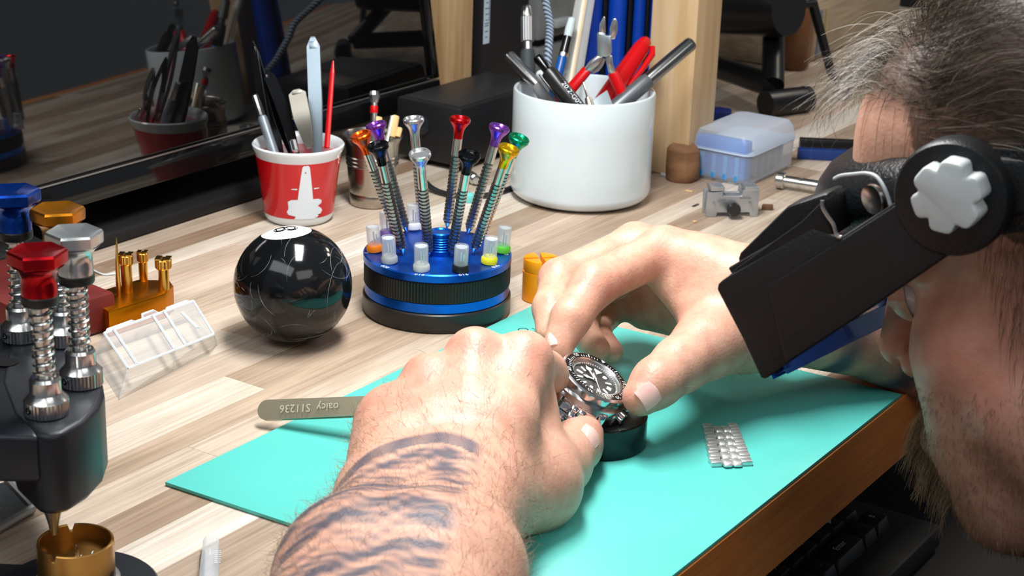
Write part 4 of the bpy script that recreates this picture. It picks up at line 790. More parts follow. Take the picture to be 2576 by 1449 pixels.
# base plate and die
p = at(189, 1358, 0.0305)
DZ = 0.0305
base = [(p.x - pc_.x, p.y - pc_.y)]
obj('base_disc', G().lathe([(0.0335, 0.0), (0.0345, 0.001), (0.0345, 0.007), (0.0335, 0.008), (0, 0.008)], 64), INKB, press, loc=(base[0][0], base[0][1], 0.0002))
obj('base_bar', G().box((0, 0, 0.0036), (0.12, 0.04, 0.0068)), INKB, press, 0.001, loc=(base[0][0] - 0.07, base[0][1] + 0.0, 0.0002))
die = thing('brass_die', 'open gold cup-shaped die with notched rim under the press tip', 'die', Matrix.Translation((p.x, p.y, TZ + 0.0083)))
DR = 0.0162; dh = DZ - 0.0083
prof_o = []
nseg = 96
g = G(); rings = [(DR, 0.0), (DR, dh - 0.0004), (DR - 0.0004, dh), (DR - 0.0010, dh), (DR - 0.0013, dh - 0.0004), (DR - 0.0013, dh - 0.0075), (0.0, dh - 0.0075)]
notch = lambda i: min((i - c_) % nseg for c_ in (29, 2, 66)) < 2
vs = []
for (rr, z) in rings:
    for i in range(nseg):
        a_ = 2 * PI * i / nseg; zz2 = z - (0.003 if notch(i) and z > dh - 0.001 else 0); vs.append((rr * math.cos(a_), rr * math.sin(a_), zz2))
fs = [(k * nseg + i, k * nseg + (i + 1) % nseg, (k + 1) * nseg + (i + 1) % nseg, (k + 1) * nseg + i) for k in range(len(rings) - 1) for i in range(nseg)]
g.add(vs, fs); DIEM = M('die_gold', (172, 130, 70), 0.34, 0.95, bump=(300, 0.06, (1, 1, 8))); obj('cup_body', g, DIEM, die)
obj('foot_flange', G().ring([(DR + 0.0001, 0), (DR + 0.002, 0), (DR + 0.002, 0.0035), (DR + 0.0001, 0.0045)], 64), SATIN, die)
for a_ in (-1.75, -2.9, -0.2): obj('side_hole', G().lathe([(0.0, 0.0001), (0.0018, 0.0001), (0.0020, 0.0)], 16, frame((DR * math.cos(a_), DR * math.sin(a_), 0.0075), (math.cos(a_), math.sin(a_), 0))), M('hole_black_%d' % int(a_ * 10), (16, 12, 8), 0.8, bump=(90, 0.02)), die)
g = G()
for s, x, y in (('1', -0.006, -0.003), ('1.2', 0.0035, -0.001), ('1.4', 0.0075, 0.003)): text_g(s, 0.0034, Matrix.Translation((x, y, dh - 0.00735)), g=g)
obj('number_marks', g, WPRINT, die)
obj('centre_pin', G().lathe([(0.0012, 0), (0.001, 0.0014), (0.0003, 0.0044), (0.0001, 0.0048)], 10), STEEL, die, loc=(0, 0.001, dh - 0.0075))
# grey tray at far left under the arm
tq = [at(x, y, 0.004) for x, y in ((-40, 1345), (82, 1272), (20, 1205), (-260, 1290))]
o0 = Vector((tq[0].x, tq[0].y, TZ)); r = thing('grey_tray', 'dark tray with pale grey rim lying under the press arm', 'tray', o0)
Pq = [(q.x - o0.x, q.y - o0.y) for q in tq]; obj('tray_floor', G().prism(Pq, 0.0004, 0.003), M('tray_dark', (44, 52, 56), 0.25, var=(60, (34, 42, 46)), bump=(80, 0.2)), r)
for i in range(2): a = Vector((*Pq[i], 0.0028)); b = Vector((*Pq[(i + 1) % 4], 0.0028)); obj('rim', G().tube([a, b], 0.0022, 8), M('tray_rim_%d' % i, (140, 142, 144), 0.4, 0.3, bump=(90, 0.05)), r)
# clear vial at the bottom edge
a = at(532, 1362, 0.0064); b = at(518, 1560, 0.0064); L = (b - a).length
r = thing('clear_vial', 'clear capped plastic vial lying at the bottom edge near the mat corner', 'vial', frame(a, b - a))
obj('barrel', G().lathe([(0.0034, 0.0), (0.004, 0.001), (0.0044, 0.03), (0.0044, L), (0.0034, L)], 24), clear_plastic('vial_clear', (205, 214, 222), 0.12, 0.1), r)
g = G(); 
for k in range(7): g.box((0.0030, -0.0030, 0.004 + k * 0.0018), (0.0026, 0.0004, 0.0007), Matrix.Rotation(0, 4, 'Z'))
obj('printed_marks', g, WPRINT, r)
a = at(510, 1388, 0.0012); b = at(506, 1540, 0.0012); r2 = obj('dark_rod', G().tube([a, b], 0.0011, 8), DARKS); tag(r2, 'thin dark rod lying left of the clear vial', 'rod')
# ------------------------------------------------------------------ cushion, watch, bracelet piece, held tweezers
CUR = 0.0258; cp = at(1503, 1110, MZ)
r = thing('case_cushion', 'round black cushion pad on the green mat, holding up the watch', 'cushion', cp + Vector((0, 0, 0.0001)))
obj('shell', G().ring([(CUR - 0.0018, 0), (CUR - 0.0006, 0), (CUR, 0.001), (CUR, 0.0160), (CUR - 0.0005, 0.0165), (CUR - 0.0014, 0.0165), (CUR - 0.0018, 0.016)], 80), M('cushion_gloss', (10, 11, 12), 0.14, bump=(60, 0.02)), r)
obj('gel_pad', G().lathe([(CUR - 0.0019, 0.0008), (CUR - 0.0019, 0.0140), (CUR - 0.004, 0.0146), (0, 0.0150)], 64), M('gel_grey', (66, 72, 70), 0.38, var=(40, (58, 64, 62))), r)
wn = (-CF * 0.46 + (CR * 0.51 + CU * 0.86) * 0.888).normalized(); we = (CR * 0.86 - CU * 0.51).normalized()
wc = at(1497, 953, 0.0385)
WT = frame(wc, wn, we)
WS = 1.0
watch = thing('dive_watch', 'steel dive watch with black rotating bezel, tilted on the cushion between both hands', 'watch', WT)
CASE = M('case_steel', (214, 214, 215), 0.22, 1.0, bump=(200, 0.04))
R_ = 0.0203
def sup(a, b, n, ang): c_, s_ = math.cos(ang), math.sin(ang); return (a * math.copysign(abs(c_) ** (2 / n), c_), b * math.copysign(abs(s_) ** (2 / n), s_))
def so(a, b, n=2.6, m=64): return [sup(a, b, n, 2 * PI * k / m) for k in range(m)]
obj('case', loft([(so(0.016, 0.0165), -0.0125), (so(0.0185, 0.0195), -0.0115), (so(0.0208, 0.0225), -0.0085), (so(0.0212, 0.0232), -0.0060), (so(0.0206, 0.0222), -0.0034), (so(0.0188, 0.019), -0.0030)]), CASE, watch)
for sx_ in (-1, 1):
    for sy_ in (-1, 1):
        P = [(sx_ * 0.0105, sy_ * 0.017), (sx_ * 0.0150, sy_ * 0.0165), (sx_ * 0.0142, sy_ * 0.0235), (sx_ * 0.0108, sy_ * 0.0242)]
        obj('lug', loft([([(x * 0.97, y * 1.0) for x, y in P], -0.0122), (P, -0.0105), ([(x, y * 0.985) for x, y in P], -0.0068), ([(x * 0.985, y * 0.94) for x, y in P], -0.0042)]), CASE, watch, 0.0005)
# crown and its guards on the 3-4 o'clock side
ca = math.radians(-22)
CT = frame((0.0205 * math.cos(ca), 0.0205 * math.sin(ca), -0.0072), (math.cos(ca), math.sin(ca), 0), (0, 0, 1))
obj('crown', G().lathe([(0.0022, 0), (0.0030, 0.0006), (0.0033, 0.001), (0.0033, 0.0044), (0.0028, 0.005), (0, 0.0052)], 36, CT, lambda i, k: 1 - 0.08 * (i % 2) * (k in (2, 3))), CASE, watch, sharp=20)
for da in (-0.30, 0.30):
    a_ = ca + da; obj('crown_guard', loft([([(0.019 * math.cos(a_ - 0.10), 0.019 * math.sin(a_ - 0.10)), (0.0242 * math.cos(a_ - 0.05), 0.0242 * math.sin(a_ - 0.05)), (0.0242 * math.cos(a_ + 0.05), 0.0242 * math.sin(a_ + 0.05)), (0.019 * math.cos(a_ + 0.10), 0.019 * math.sin(a_ + 0.10))], z) for z in (-0.0112, -0.0046)]), CASE, watch, 0.0009)
bzp = [(R_ - 0.0014, -0.0034), (R_, -0.0028), (R_, 0.0000), (R_ - 0.0005, 0.0010), (R_ - 0.0017, 0.0017), (R_ - 0.0058, 0.0022), (R_ - 0.0062, 0.0016), (R_ - 0.0062, -0.0016), (R_ - 0.004, -0.0034)]
g = G().ring(bzp, 144)
for i_, v in enumerate(g.v):
    k_, a_ = divmod(i_, 144)
    if k_ in (1, 2): v *= 1; q_ = 1 - 0.045 * (0.5 - 0.5 * math.cos(2 * PI * a_ / 12)); v.x *= q_; v.y *= q_
obj('bezel', g, CASE, watch, sharp=30)
INS = M('bezel_insert', (16, 16, 18), 0.22, bump=(80, 0.02)); bz = lambda rr: 0.0017 + (R_ - 0.0017 - rr) / 0.0041 * 0.0005 + 0.00012
obj('bezel_insert', G().ring([(R_ - 0.0019, 0.0012), (R_ - 0.0019, bz(R_ - 0.0019)), (R_ - 0.0055, bz(R_ - 0.0055)), (R_ - 0.0055, 0.0012)], 96), INS, watch)
LUME = M('lume_white', (232, 236, 226), 0.5, var=(90, (222, 228, 216)))
g = G()
for mnt in range(60):
    a_ = PI / 2 - 2 * PI * mnt / 60
    if mnt in (0,): continue
    if mnt % 10 == 0:
        text_g(str(mnt), 0.0036, Matrix.Rotation(a_ - PI / 2, 4, 'Z') @ Matrix.Translation((0, R_ - 0.0037, bz(R_ - 0.0037) + 0.00008)), g=g)
    elif (mnt % 10) not in (1, 9):
        l_ = 0.0026 if mnt % 5 == 0 else 0.0013; g.box((R_ - 0.0051 + l_ / 2, 0, bz(R_ - 0.0045) + 0.00005), (l_, 0.00032 if mnt % 5 else 0.0006, 0.0001), Matrix.Rotation(a_, 4, 'Z'))
g.add([(-0.0014, R_ - 0.0022, bz(R_ - 0.002) + 0.0001), (0.0014, R_ - 0.0022, bz(R_ - 0.002) + 0.0001), (0, R_ - 0.0052, bz(R_ - 0.0052) + 0.0001)], [(0, 1, 2)])
obj('bezel_numerals', g, LUME, watch)
DRr = R_ - 0.0064
obj('rehaut', G().ring([(DRr, 0.0012), (DRr + 0.0002, 0.0014), (DRr + 0.0002, -0.0012), (DRr - 0.0011, -0.0012)], 80), SATIN, watch)
g = G()
for k in range(60): g.box((DRr - 0.0006, 0, 0.0000), (0.0014, 0.00038 if k % 5 else 0.0007, 0.0003), Matrix.Rotation(2 * PI * k / 60, 4, 'Z') @ Matrix.Translation((0, 0, -0.0002)) )
obj('minute_track', g, LUME, watch)
obj('dial', G().lathe([(DRr - 0.0002, -0.0014), (DRr - 0.0002, -0.0012), (0, -0.0012)], 64), M('dial_grey', (52, 52, 55), 0.4, var=(200, (42, 42, 45)), bump=(300, 0.05)), watch)
mk = []
for hr in range(12):
    a_ = PI / 2 - 2 * PI * hr / 12; T_ = Matrix.Rotation(a_, 4, 'Z') @ Matrix.Translation((0.0092, 0, -0.0010)); g = G()
    if hr == 0: g.prism([(0.0018, -0.0024), (0.0018, 0.0024), (-0.0024, 0)], -0.0002, 0.0003, T_)
    elif hr == 3: g.prism([(0.001, -0.0014), (0.001, 0.0014), (-0.0016, 0.0014), (-0.0016, -0.0014)], -0.0002, 0.0003, T_)
    elif hr in (6, 9): g.prism(rrect(-0.0022, -0.0009, 0.0015, 0.0009, 0.0006), -0.0002, 0.0003, T_)
    elif hr in (11, 1): g.lathe([(0.00125, -0.0002), (0.00125, 0.0003), (0, 0.0003)], 20, T_)
    else: g.prism(rrect(-0.0022, -0.0006, 0.0015, 0.0006, 0.0005), -0.0002, 0.0003, T_)
    obj('hour_marker', g, LUME, watch)
HND = M('hand_steel', (215, 216, 214), 0.25, 0.8, bump=(200, 0.03))
def hand(nm, P, a_, z):
    obj(nm, G().prism(P, z, z + 0.0003, Matrix.Rotation(math.radians(a_), 4, 'Z')), LUME if nm != 'second_hand' else HND, watch)
hand('hour_hand', [(-0.0012, -0.0005), (-0.0012, 0.0005), (0.0035, 0.0006), (0.0045, 0.0013), (0.0068, 0.0), (0.0045, -0.0013), (0.0035, -0.0006)], 196, -0.0006)
hand('minute_hand', [(-0.0015, -0.0005), (-0.0015, 0.0005), (0.0065, 0.0005), (0.0078, 0.0013), (0.0108, 0.0), (0.0078, -0.0013), (0.0065, -0.0005)], 133, -0.0002)
hand('second_hand', [(-0.0045, -0.0003), (-0.0045, 0.0003), (0.0112, 0.00015), (0.0112, -0.00015)], -62, 0.0002)
obj('centre_cap', G().lathe([(0.0008, -0.001), (0.0008, 0.0006), (0, 0.0007)], 16), HND, watch)
# the bracelet at the 6 o'clock lugs: five rows hanging toward the hand
lk = G(); LINK = CASE
def pad_g(w, l, hgt, T):
    g = loft([(rrect(-w / 2, -l / 2, w / 2, l / 2, min(w, l) * .3), -hgt * .5), (rrect(-w / 2, -l / 2, w / 2, l / 2, min(w, l) * .3), hgt * .1), (rrect(-w * .46, -l * .42, w * .46, l * .42, min(w, l) * .26), hgt * .55), (rrect(-w * .34, -l * .28, w * .34, l * .28, min(w, l) * .2), hgt * .85), (rrect(-w * .15, -l * .1, w * .15, l * .1, min(w, l) * .08), hgt)])
    g.v = [T @ v for v in g.v]; return g
def link_row(parent, T, w0, pitch, edge=True):
    """outer, two rounded middle and outer pieces of one bracelet row"""
    ow = w0 * 0.27; mw = (w0 - 2 * ow) / 2
    for s_ in (-1, 1):
        l1 = obj('link', G().box((s_ * (w0 / 2 - ow / 2), 0, 0), (ow * 0.97, pitch * 0.9, 0.0028), T), LINK, parent, 0.0005)
        l2 = obj('centre_link', pad_g(mw * .98, pitch * .95, .0016, T @ Matrix.Translation((s_ * mw / 2, pitch * .5, 0))), LINK, parent)
for k in range(4):
    T = Matrix.Translation((0, -0.0235, -0.0085)) @ Matrix.Rotation(math.radians(24 + 17 * k * 0.5), 4, 'X') @ Matrix.Translation((0, -0.0046 * k - 0.0026, 0))
    link_row(watch, T, 0.0198, 0.0048)
obj('end_link', loft([([(-0.010, -0.0185), (0.010, -0.0185), (0.010, -0.0236), (-0.010, -0.0236)], -0.0102), ([(-0.010, -0.0185), (0.010, -0.0185), (0.010, -0.0232), (-0.010, -0.0232)], -0.0062)]), CASE, watch, 0.0006)
# loose bracelet piece on the mat
c4 = [at(x, y, MZ) for x, y in ((1768, 1078), (1855, 1075), (1893, 1172), (1784, 1176))]
o0 = (c4[0] + c4[1] + c4[2] + c4[3]) / 4; ux = (c4[2] + c4[1] - c4[3] - c4[0]); uy = (c4[0] + c4[1] - c4[2] - c4[3])
br = thing('bracelet_piece', 'short piece of steel watch bracelet lying on the green mat', 'bracelet', frame(o0, (0, 0, 1), ux))
wid = (c4[1] - c4[0]).length; Lb = uy.length / 2; shear = 0.0
LKS = M('link_steel', (226, 226, 226), 0.36, 0.85, bump=(300, 0.05)); rows = 6; pt = Lb / rows
for k in range(rows):
    y_ = Lb / 2 - pt * (k + 0.5); w_ = 0.0192 + 0.0006 * k; ow = w_ * 0.27; mw = (w_ - 2 * ow) / 2
    xo = br.matrix_world.inverted() @ (mixp(mixp(c4[0], c4[3], (k + 0.5) / rows), mixp(c4[1], c4[2], (k + 0.5) / rows), 0.5)); xo = xo.x
    for s_ in (-1, 1):
        for half_ in (0, 1): obj('link', G().box((xo + s_ * (w_ / 2 - ow / 2), y_ + (half_ - 0.5) * pt * 0.5, 0.0016 - 0.0002 * (1 - half_)), (ow * 0.98, pt * 0.46, 0.0028)), LKS, br, 0.0005)
        obj('centre_link', pad_g(mw * .98, pt * 1.02, .0014, Matrix.Translation((xo + s_ * mw / 2, y_ - pt * .25, 0.0016))), LKS, br)
# tweezers held in the near hand
A = at(1130, 1012, 0.030); B = at(650, 1033, 0.0085)
d_ = (A - B).normalized(); up_ = Vector((0, 0, 1)) * 0.35 - CF * 1.0; up_ = (up_ - d_ * up_.dot(d_)).normalized(); sd_ = d_.cross(up_).normalized()
HS = M('tweezer_steel', (176, 166, 142), 0.36, 0.75, bump=(80, 0.03))
r = thing('tweezers', 'steel tweezers in the near hand, round end pointing left over the wood', 'tweezers', frame(B, d_, sd_))
Lt = (A - B).length; Tm = frame(B, d_, sd_).inverted().to_3x3(); ys = 1 if (Tm @ (CAM - B)).y > 0 else -1
for s_ in (1, -1):
    Al, Bl = [], []
    for z in [0.0, .0003, .0008, .0014, .0022, .0032, .0044, .0056] + [.006 + (Lt - .006) * k / 20 for k in range(1, 21)]:
        t = z / Lt; w2 = 0.0112 * (1 - 0.15 * t) if t < 0.75 else 0.0089 * (1 - (t - 0.75) / 0.25 * 0.75)
        if z < 0.0056: w2 *= math.sqrt(max(0.01, 1 - ((0.0056 - z) / 0.0056) ** 2))
        yy = ys * (0.0012 if s_ > 0 else -0.0008 - 0.006 * t * (1.6 - t)); Al.append((-w2 / 2, yy, z)); Bl.append((w2 / 2, yy, z))
    obj('blade', G().strip(Al, Bl, -0.0012 * s_), HS, r, 0.00015, seg=1)
# which side faces the camera decides where the engraving goes
g = text_g('oaicy  S11236', 0.0062, Matrix.Identity(4)); T_ = frame((0, ys * 0.00255, 0.031), (0, ys, 0), (0, 0, -1)); g.v = [T_ @ v for v in g.v]
obj('engraving', g, M('engraved', (196, 190, 165), 0.6, 0.2, bump=(90, 0.05)), r)
# ------------------------------------------------------------------ keyboard on the tray below the bench edge
KZ = -0.105
def kat(x, y): p = at(x, y, KZ); return p
k0 = kat(2338, 1285); KT = RZ(k0, BA)
tr_ = thing('keyboard_tray', 'black keyboard shelf slung under the bench front edge', 'tray', KT); obj('board', G().box((-0.28, 0.06, -0.036), (0.9, 0.30, 0.014)), BLACKM, tr_, 0.002)
for x in (-0.6, 0.05): obj('hanger', G().box((x, 0.19, (-KZ - TH - 0.029) / 2 - 0.029), (0.03, 0.02, -KZ - TH + 0.029)), BLACKM, tr_, 0.001)
kb = thing('keyboard', 'black keyboard with pale legends in shadow below the bench edge', 'keyboard', KT)
obj('case', G().box((-0.22, 0.068, -0.0195), (0.46, 0.150, 0.017)), M('keyboard_black', (20, 20, 22), 0.45, bump=(600, 0.1)), kb, 0.004)
KEY = M('key_black', (30, 30, 33), 0.4, bump=(900, 0.08)); LEG = M('legend_white', (190, 190, 186), 0.6, var=(90, (180, 180, 176)))
def key_g(w): return loft([([(-w / 2, -0.0085), (w / 2, -0.0085), (w / 2, 0.0085), (-w / 2, 0.0085)], 0), ([(-w / 2 + 0.002, -0.006), (w / 2 - 0.002, -0.006), (w / 2 - 0.002, 0.0075), (-w / 2 + 0.002, 0.0075)], 0.009)])
km = mesh_of('key', key_g(0.0182), KEY, 0.0008); km2 = mesh_of('key_wide', key_g(0.040), KEY, 0.0008)
legends = {(0, 0): '0', (0, 3): '.', (1, 1): '▸', (0, 2): 'Enter', (1, 3): '+', (1, 5): '9', (0, 6): 'Alt', (1, 7): 'M', (2, 2): '7', (2, 4): '4'}
for rr in range(4):
    x = -0.018 - rr * 0.004
    for k in range(14):
        wide = (rr == 0 and k in (2, 5)); wdt = 0.040 if wide else 0.0182
        kk = obj('key', km2 if wide else km, None, kb, loc=(x - wdt / 2, 0.026 + rr * 0.0192, -0.0105))
        s = legends.get((rr, k))
        if s and s != '▸':
            g = text_g(s, 0.006, Matrix.Translation((0, 0.001, 0.0091))); obj('legend', g, LEG, kk)
        elif s: obj('legend', G().prism([(-0.002, -0.0015), (-0.002, 0.0035), (0.003, 0.001)], 0.009, 0.0092), LEG, kk)
        x -= wdt + 0.001
# ------------------------------------------------------------------ the person: one continuous body grown from smooth-blended limbs
def sdf_eval(P, prims):
    """P: (n,3). prims blended one after another with their own smooth radius"""
    D = None
    for pr in prims:
        if pr[0] == 'c':
            a, b, ra, rb, k = pr[1:6]; a = np.asarray(a, np.float32); b = np.asarray(b, np.float32); ab = b - a
            t = np.clip(((P - a) @ ab) / max(1e-12, float(ab @ ab)), 0, 1); q = P - a - t[:, None] * ab
            d = np.sqrt((q * q).sum(1)) - (ra + (rb - ra) * t)
        else:
            c, rad, Rm, k = pr[1:5]; q = P - np.asarray(c, np.float32)
            if Rm is not None: q = q @ np.asarray(Rm, np.float32)
            rad = np.asarray(rad, np.float32); k0 = np.sqrt(((q / rad) ** 2).sum(1)); k1 = np.sqrt(((q / rad ** 2) ** 2).sum(1)); d = k0 * (k0 - 1) / np.maximum(k1, 1e-6)
        sub = isinstance(pr[-1], str)
        if D is None: D = d; continue
        if sub:
            h = np.clip(0.5 - 0.5 * (D + d) / k, 0, 1); D = D * (1 - h) + (-d) * h + k * h * (1 - h)
        else:
            h = np.clip(0.5 + 0.5 * (d - D) / k, 0, 1); D = D * h + d * (1 - h) - k * h * (1 - h)
    return D
def smin(a, b, k):
    h = np.clip(0.5 + 0.5 * (b - a) / k, 0, 1); return a * h + b * (1 - h) - k * h * (1 - h)
def surface_nets(f, lo, hi, h):
    """naive surface nets of f over a box, evaluated only near the surface (coarse pass first)"""
    lo = np.array(lo, np.float64); n = np.ceil((np.array(hi) - lo) / h).astype(int) + 1
    cs = 6; nc = -(-n // cs); n = nc * cs + 1
    D = np.full(n, 1.0, np.float32)
    ci = np.stack(np.meshgrid(*[np.arange(k) for k in nc], indexing='ij'), -1).reshape(-1, 3)
    cen = (lo + (ci * cs + cs / 2) * h).astype(np.float32); dc0 = f(cen)
    rad = cs * h * 0.87 * 1.9 + 0.002
    # sign of far cells
    for (i, j, k), d in zip(ci[dc0 < -rad], dc0[dc0 < -rad]): D[i * cs:i * cs + cs + 1, j * cs:j * cs + cs + 1, k * cs:k * cs + cs + 1] = -1
    near = ci[np.abs(dc0) <= rad]; off = np.stack(np.meshgrid(*[np.arange(cs + 1)] * 3, indexing='ij'), -1).reshape(-1, 3)
    idx = (near[:, None, :] * cs + off[None]).reshape(-1, 3); flat = np.unique(np.ravel_multi_index(idx.T, n)); ii = np.stack(np.unravel_index(flat, n), 1)
    D.ravel()[flat] = f((lo + ii * h).astype(np.float32))
    S = D < 0; c8 = [S[a:n[0] - 1 + a, b:n[1] - 1 + b, c:n[2] - 1 + c] for a in (0, 1) for b in (0, 1) for c in (0, 1)]
    cnt = sum(x.astype(np.int8) for x in c8); act = (cnt > 0) & (cnt < 8); av = np.argwhere(act); vid = np.full(act.shape, -1, np.int64); vid[act] = np.arange(len(av))
    corner = np.array([(a, b, c) for a in (0, 1) for b in (0, 1) for c in (0, 1)])
    dv = np.stack([D[av[:, 0] + a, av[:, 1] + b, av[:, 2] + c] for a, b, c in corner], 1)
    acc = np.zeros((len(av), 3)); num = np.zeros(len(av))
    for i in range(8):
        for j in range(i + 1, 8):
            if np.abs(corner[i] - corner[j]).sum() != 1: continue
            m = (dv[:, i] < 0) != (dv[:, j] < 0); t = np.where(m, dv[:, i] / np.where(m, dv[:, i] - dv[:, j], 1), 0)
            acc += m[:, None] * (corner[i] + t[:, None] * (corner[j] - corner[i])); num += m
    V = lo + (av + acc / np.maximum(num, 1)[:, None]) * h
    F = []
    for ax in range(3):
        b_, c_ = (ax + 1) % 3, (ax + 2) % 3
        sl0 = [slice(None)] * 3; sl1 = [slice(None)] * 3; sl0[ax] = slice(0, -1); sl1[ax] = slice(1, None)
        ch = S[tuple(sl0)] != S[tuple(sl1)]; e = np.argwhere(ch); e = e[(e[:, b_] > 0) & (e[:, c_] > 0) & (e[:, b_] < n[b_] - 1) & (e[:, c_] < n[c_] - 1)]
        q = []
        for db, dc_2 in ((-1, -1), (0, -1), (0, 0), (-1, 0)):
            p = e.copy(); p[:, b_] += db; p[:, c_] += dc_2; q.append(vid[p[:, 0], p[:, 1], p[:, 2]])
        q = np.stack(q, 1); inside = S[e[:, 0], e[:, 1], e[:, 2]]; q[~inside] = q[~inside][:, ::-1]; F.append(q[(q >= 0).all(1)])
    return V, np.concatenate(F)
def X(x, y, d): return np.array(dp(x, y, d))
def chain(pts, rs, k): return [('c', pts[i], pts[i + 1], rs[i], rs[i + 1], k) for i in range(len(pts) - 1)]
def bounds(prims, pad):
    lo = np.full(3, 9.0); hi = -lo
    for p in prims:
        for q, r in (((p[1], p[3]), (p[2], p[4])) if p[0] == 'c' else ((p[1], max(p[2])),)): lo = np.minimum(lo, np.array(q) - r - pad); hi = np.maximum(hi, np.array(q) + r + pad)
    return lo, hi
def hand_sdf(palm, fingers, thumb):
    def f(P):
        d = sdf_eval(P, palm); fd = None
        for fi in fingers:
            x = sdf_eval(P, fi); fd = x if fd is None else smin(fd, x, 0.0012)
        d = smin(d, fd, 0.007); return smin(d, sdf_eval(P, thumb), 0.009)
    return f
parts_v, parts_f = [], []
# ---- near (left) hand, back towards the camera
W = X(1080, 1262, .778); E0 = X(1010, 1449, .700); ax_ = (E0 - W) / np.linalg.norm(E0 - W)
E1 = W + ax_ * 0.20 + np.array([0.0, 0, -0.012]); ELB = W + ax_ * 0.25 + np.array([0.01, 0, -0.02])
lw = np.array(CR) * 0.0155
mcp = [X(1318, 905, .845), X(1195, 897, .842), X(1078, 958, .835), X(985, 1040, .825)]; mr = [.0128, .0130, .0118, .0108]
palm = [('c', W - lw, W + lw, .0215, .0215, .01), ('c', W - lw * 1.0, E0 - lw * 1.15, .0225, .0285, .02), ('c', W + lw * 1.0, E0 + lw * 1.15, .0225, .0285, .02),
        ('c', E0 - lw * 1.15, E1 - lw, .0285, .039, .02), ('c', E0 + lw * 1.15, E1 + lw, .0285, .039, .02)]
wp_ = [W + lw * t + (mcp[i] - W) * 0.12 for i, t in enumerate((1.0, .4, -.3, -.95))]
for i in range(4):
    mid_ = (wp_[i] + mcp[i]) / 2 + np.array(CU) * -0.002
    palm += [('c', wp_[i], mid_, .018, .0150, .012), ('c', mid_, mcp[i], .0150, mr[i], .012)]
for i in range(3): palm += [('c', mcp[i] + (wp_[i] - mcp[i]) * .22 + np.array(CF) * .004, mcp[i + 1] + (wp_[i + 1] - mcp[i + 1]) * .22 + np.array(CF) * .004, .0115, .0110, .008)]
palm += [('c', X(1000, 1190, .805), X(975, 1075, .830), .0190, .0155, .014)]
palm += [('c', X(1190, 1275, .795), X(1345, 1215, .835), .0235, .0205, .016), ('c', X(1345, 1215, .835), X(1330, 1010, .862), .018, .014, .014)]
fl = [chain([mcp[0], X(1372, 935, .895), X(1402, 968, .916), X(1415, 995, .918)], [.0126, .0105, .0092, .0078], .004),
      chain([mcp[1], X(1262, 950, .890), X(1305, 1000, .893), X(1300, 1040, .880)], [.0128, .0108, .0095, .0082], .004),
      chain([mcp[2], X(1130, 1005, .880), X(1165, 1055, .878), X(1165, 1075, .862)], [.0116, .0100, .0088, .0078], .004),
      chain([mcp[3], X(1015, 1065, .862), X(1060, 1100, .860), X(1075, 1110, .848)], [.0106, .0090, .0080, .0070], .004)]
th_l = chain([X(1345, 1222, .838), X(1405, 1165, .868), X(1448, 1122, .888), X(1471, 1092, .899)], [.0195, .0155, .0122, .0098], .008)
fL = hand_sdf(palm, fl, th_l); lo, hi = bounds(palm + sum(fl, []) + th_l, .004)
vL, qL = surface_nets(fL, lo, hi, 0.00135); parts_v.append(vL); parts_f.append(qL)
# ---- far (right) hand, arched over the watch
WR = X(1885, 775, .972)
FE = X(2300, 838, 1.02)
up3 = np.array(CU) * 0.0085
palm = [('c', WR + up3, WR - up3, .0235, .0235, .01), ('c', WR, FE, .0275, .031, .02), ('c', FE, FE + (FE - WR) * .6 + np.array([.02, 0, -.02]), .031, .042, .02)]
mcp = [X(1668, 630, .985), X(1600, 618, 1.010), X(1575, 668, 1.035), X(1580, 728, 1.050)]; mr = [.0128, .0125, .0115, .0105]
wp_ = [WR + up3 * t + np.array(CF) * s_ for t, s_ in ((1.0, -.004), (.9, .006), (.4, .014), (-.3, .020))]
for i in range(4):
    mid_ = (wp_[i] + mcp[i]) / 2 + np.array(CU) * 0.002
    palm += [('c', wp_[i], mid_, .018, .0155, .012), ('c', mid_, mcp[i], .0155, mr[i], .012)]
palm += [('c', X(1850, 830, .972), X(1775, 868, .947), .0215, .0175, .012), ('c', X(1790, 800, .965), X(1690, 700, .985), .016, .012, .012)]
palm += [('c', X(1850, 790, 1.0), X(1625, 778, 1.045), .0185, .0125, .012)]
fr_ = [chain([mcp[0], X(1494, 716, .958), X(1436, 800, .942), X(1404, 872, .935)], [.0128, .0122, .0103, .0084], .005),
       chain([mcp[1], X(1408, 702, .985), X(1386, 775, .962), X(1384, 838, .948)], [.0125, .0112, .0096, .0080], .005),
       chain([mcp[2], X(1470, 760, 1.03), X(1462, 828, 1.003), X(1500, 880, .978)], [.0115, .0105, .0092, .0080], .005),
       chain([mcp[3], X(1520, 790, 1.045), X(1498, 838, 1.022), X(1535, 885, .992)], [.0105, .0095, .0085, .0074], .005)]
th_r = chain([X(1792, 862, .950), X(1712, 916, .930), X(1652, 962, .916), X(1612, 1000, .908)], [.0172, .0140, .0122, .0098], .008)
fR = hand_sdf(palm, fr_, th_r); lo, hi = bounds(palm + sum(fr_, []) + th_r, .004)
vR, qR = surface_nets(fR, lo, hi, 0.00135); parts_v.append(vR); parts_f.append(qR)
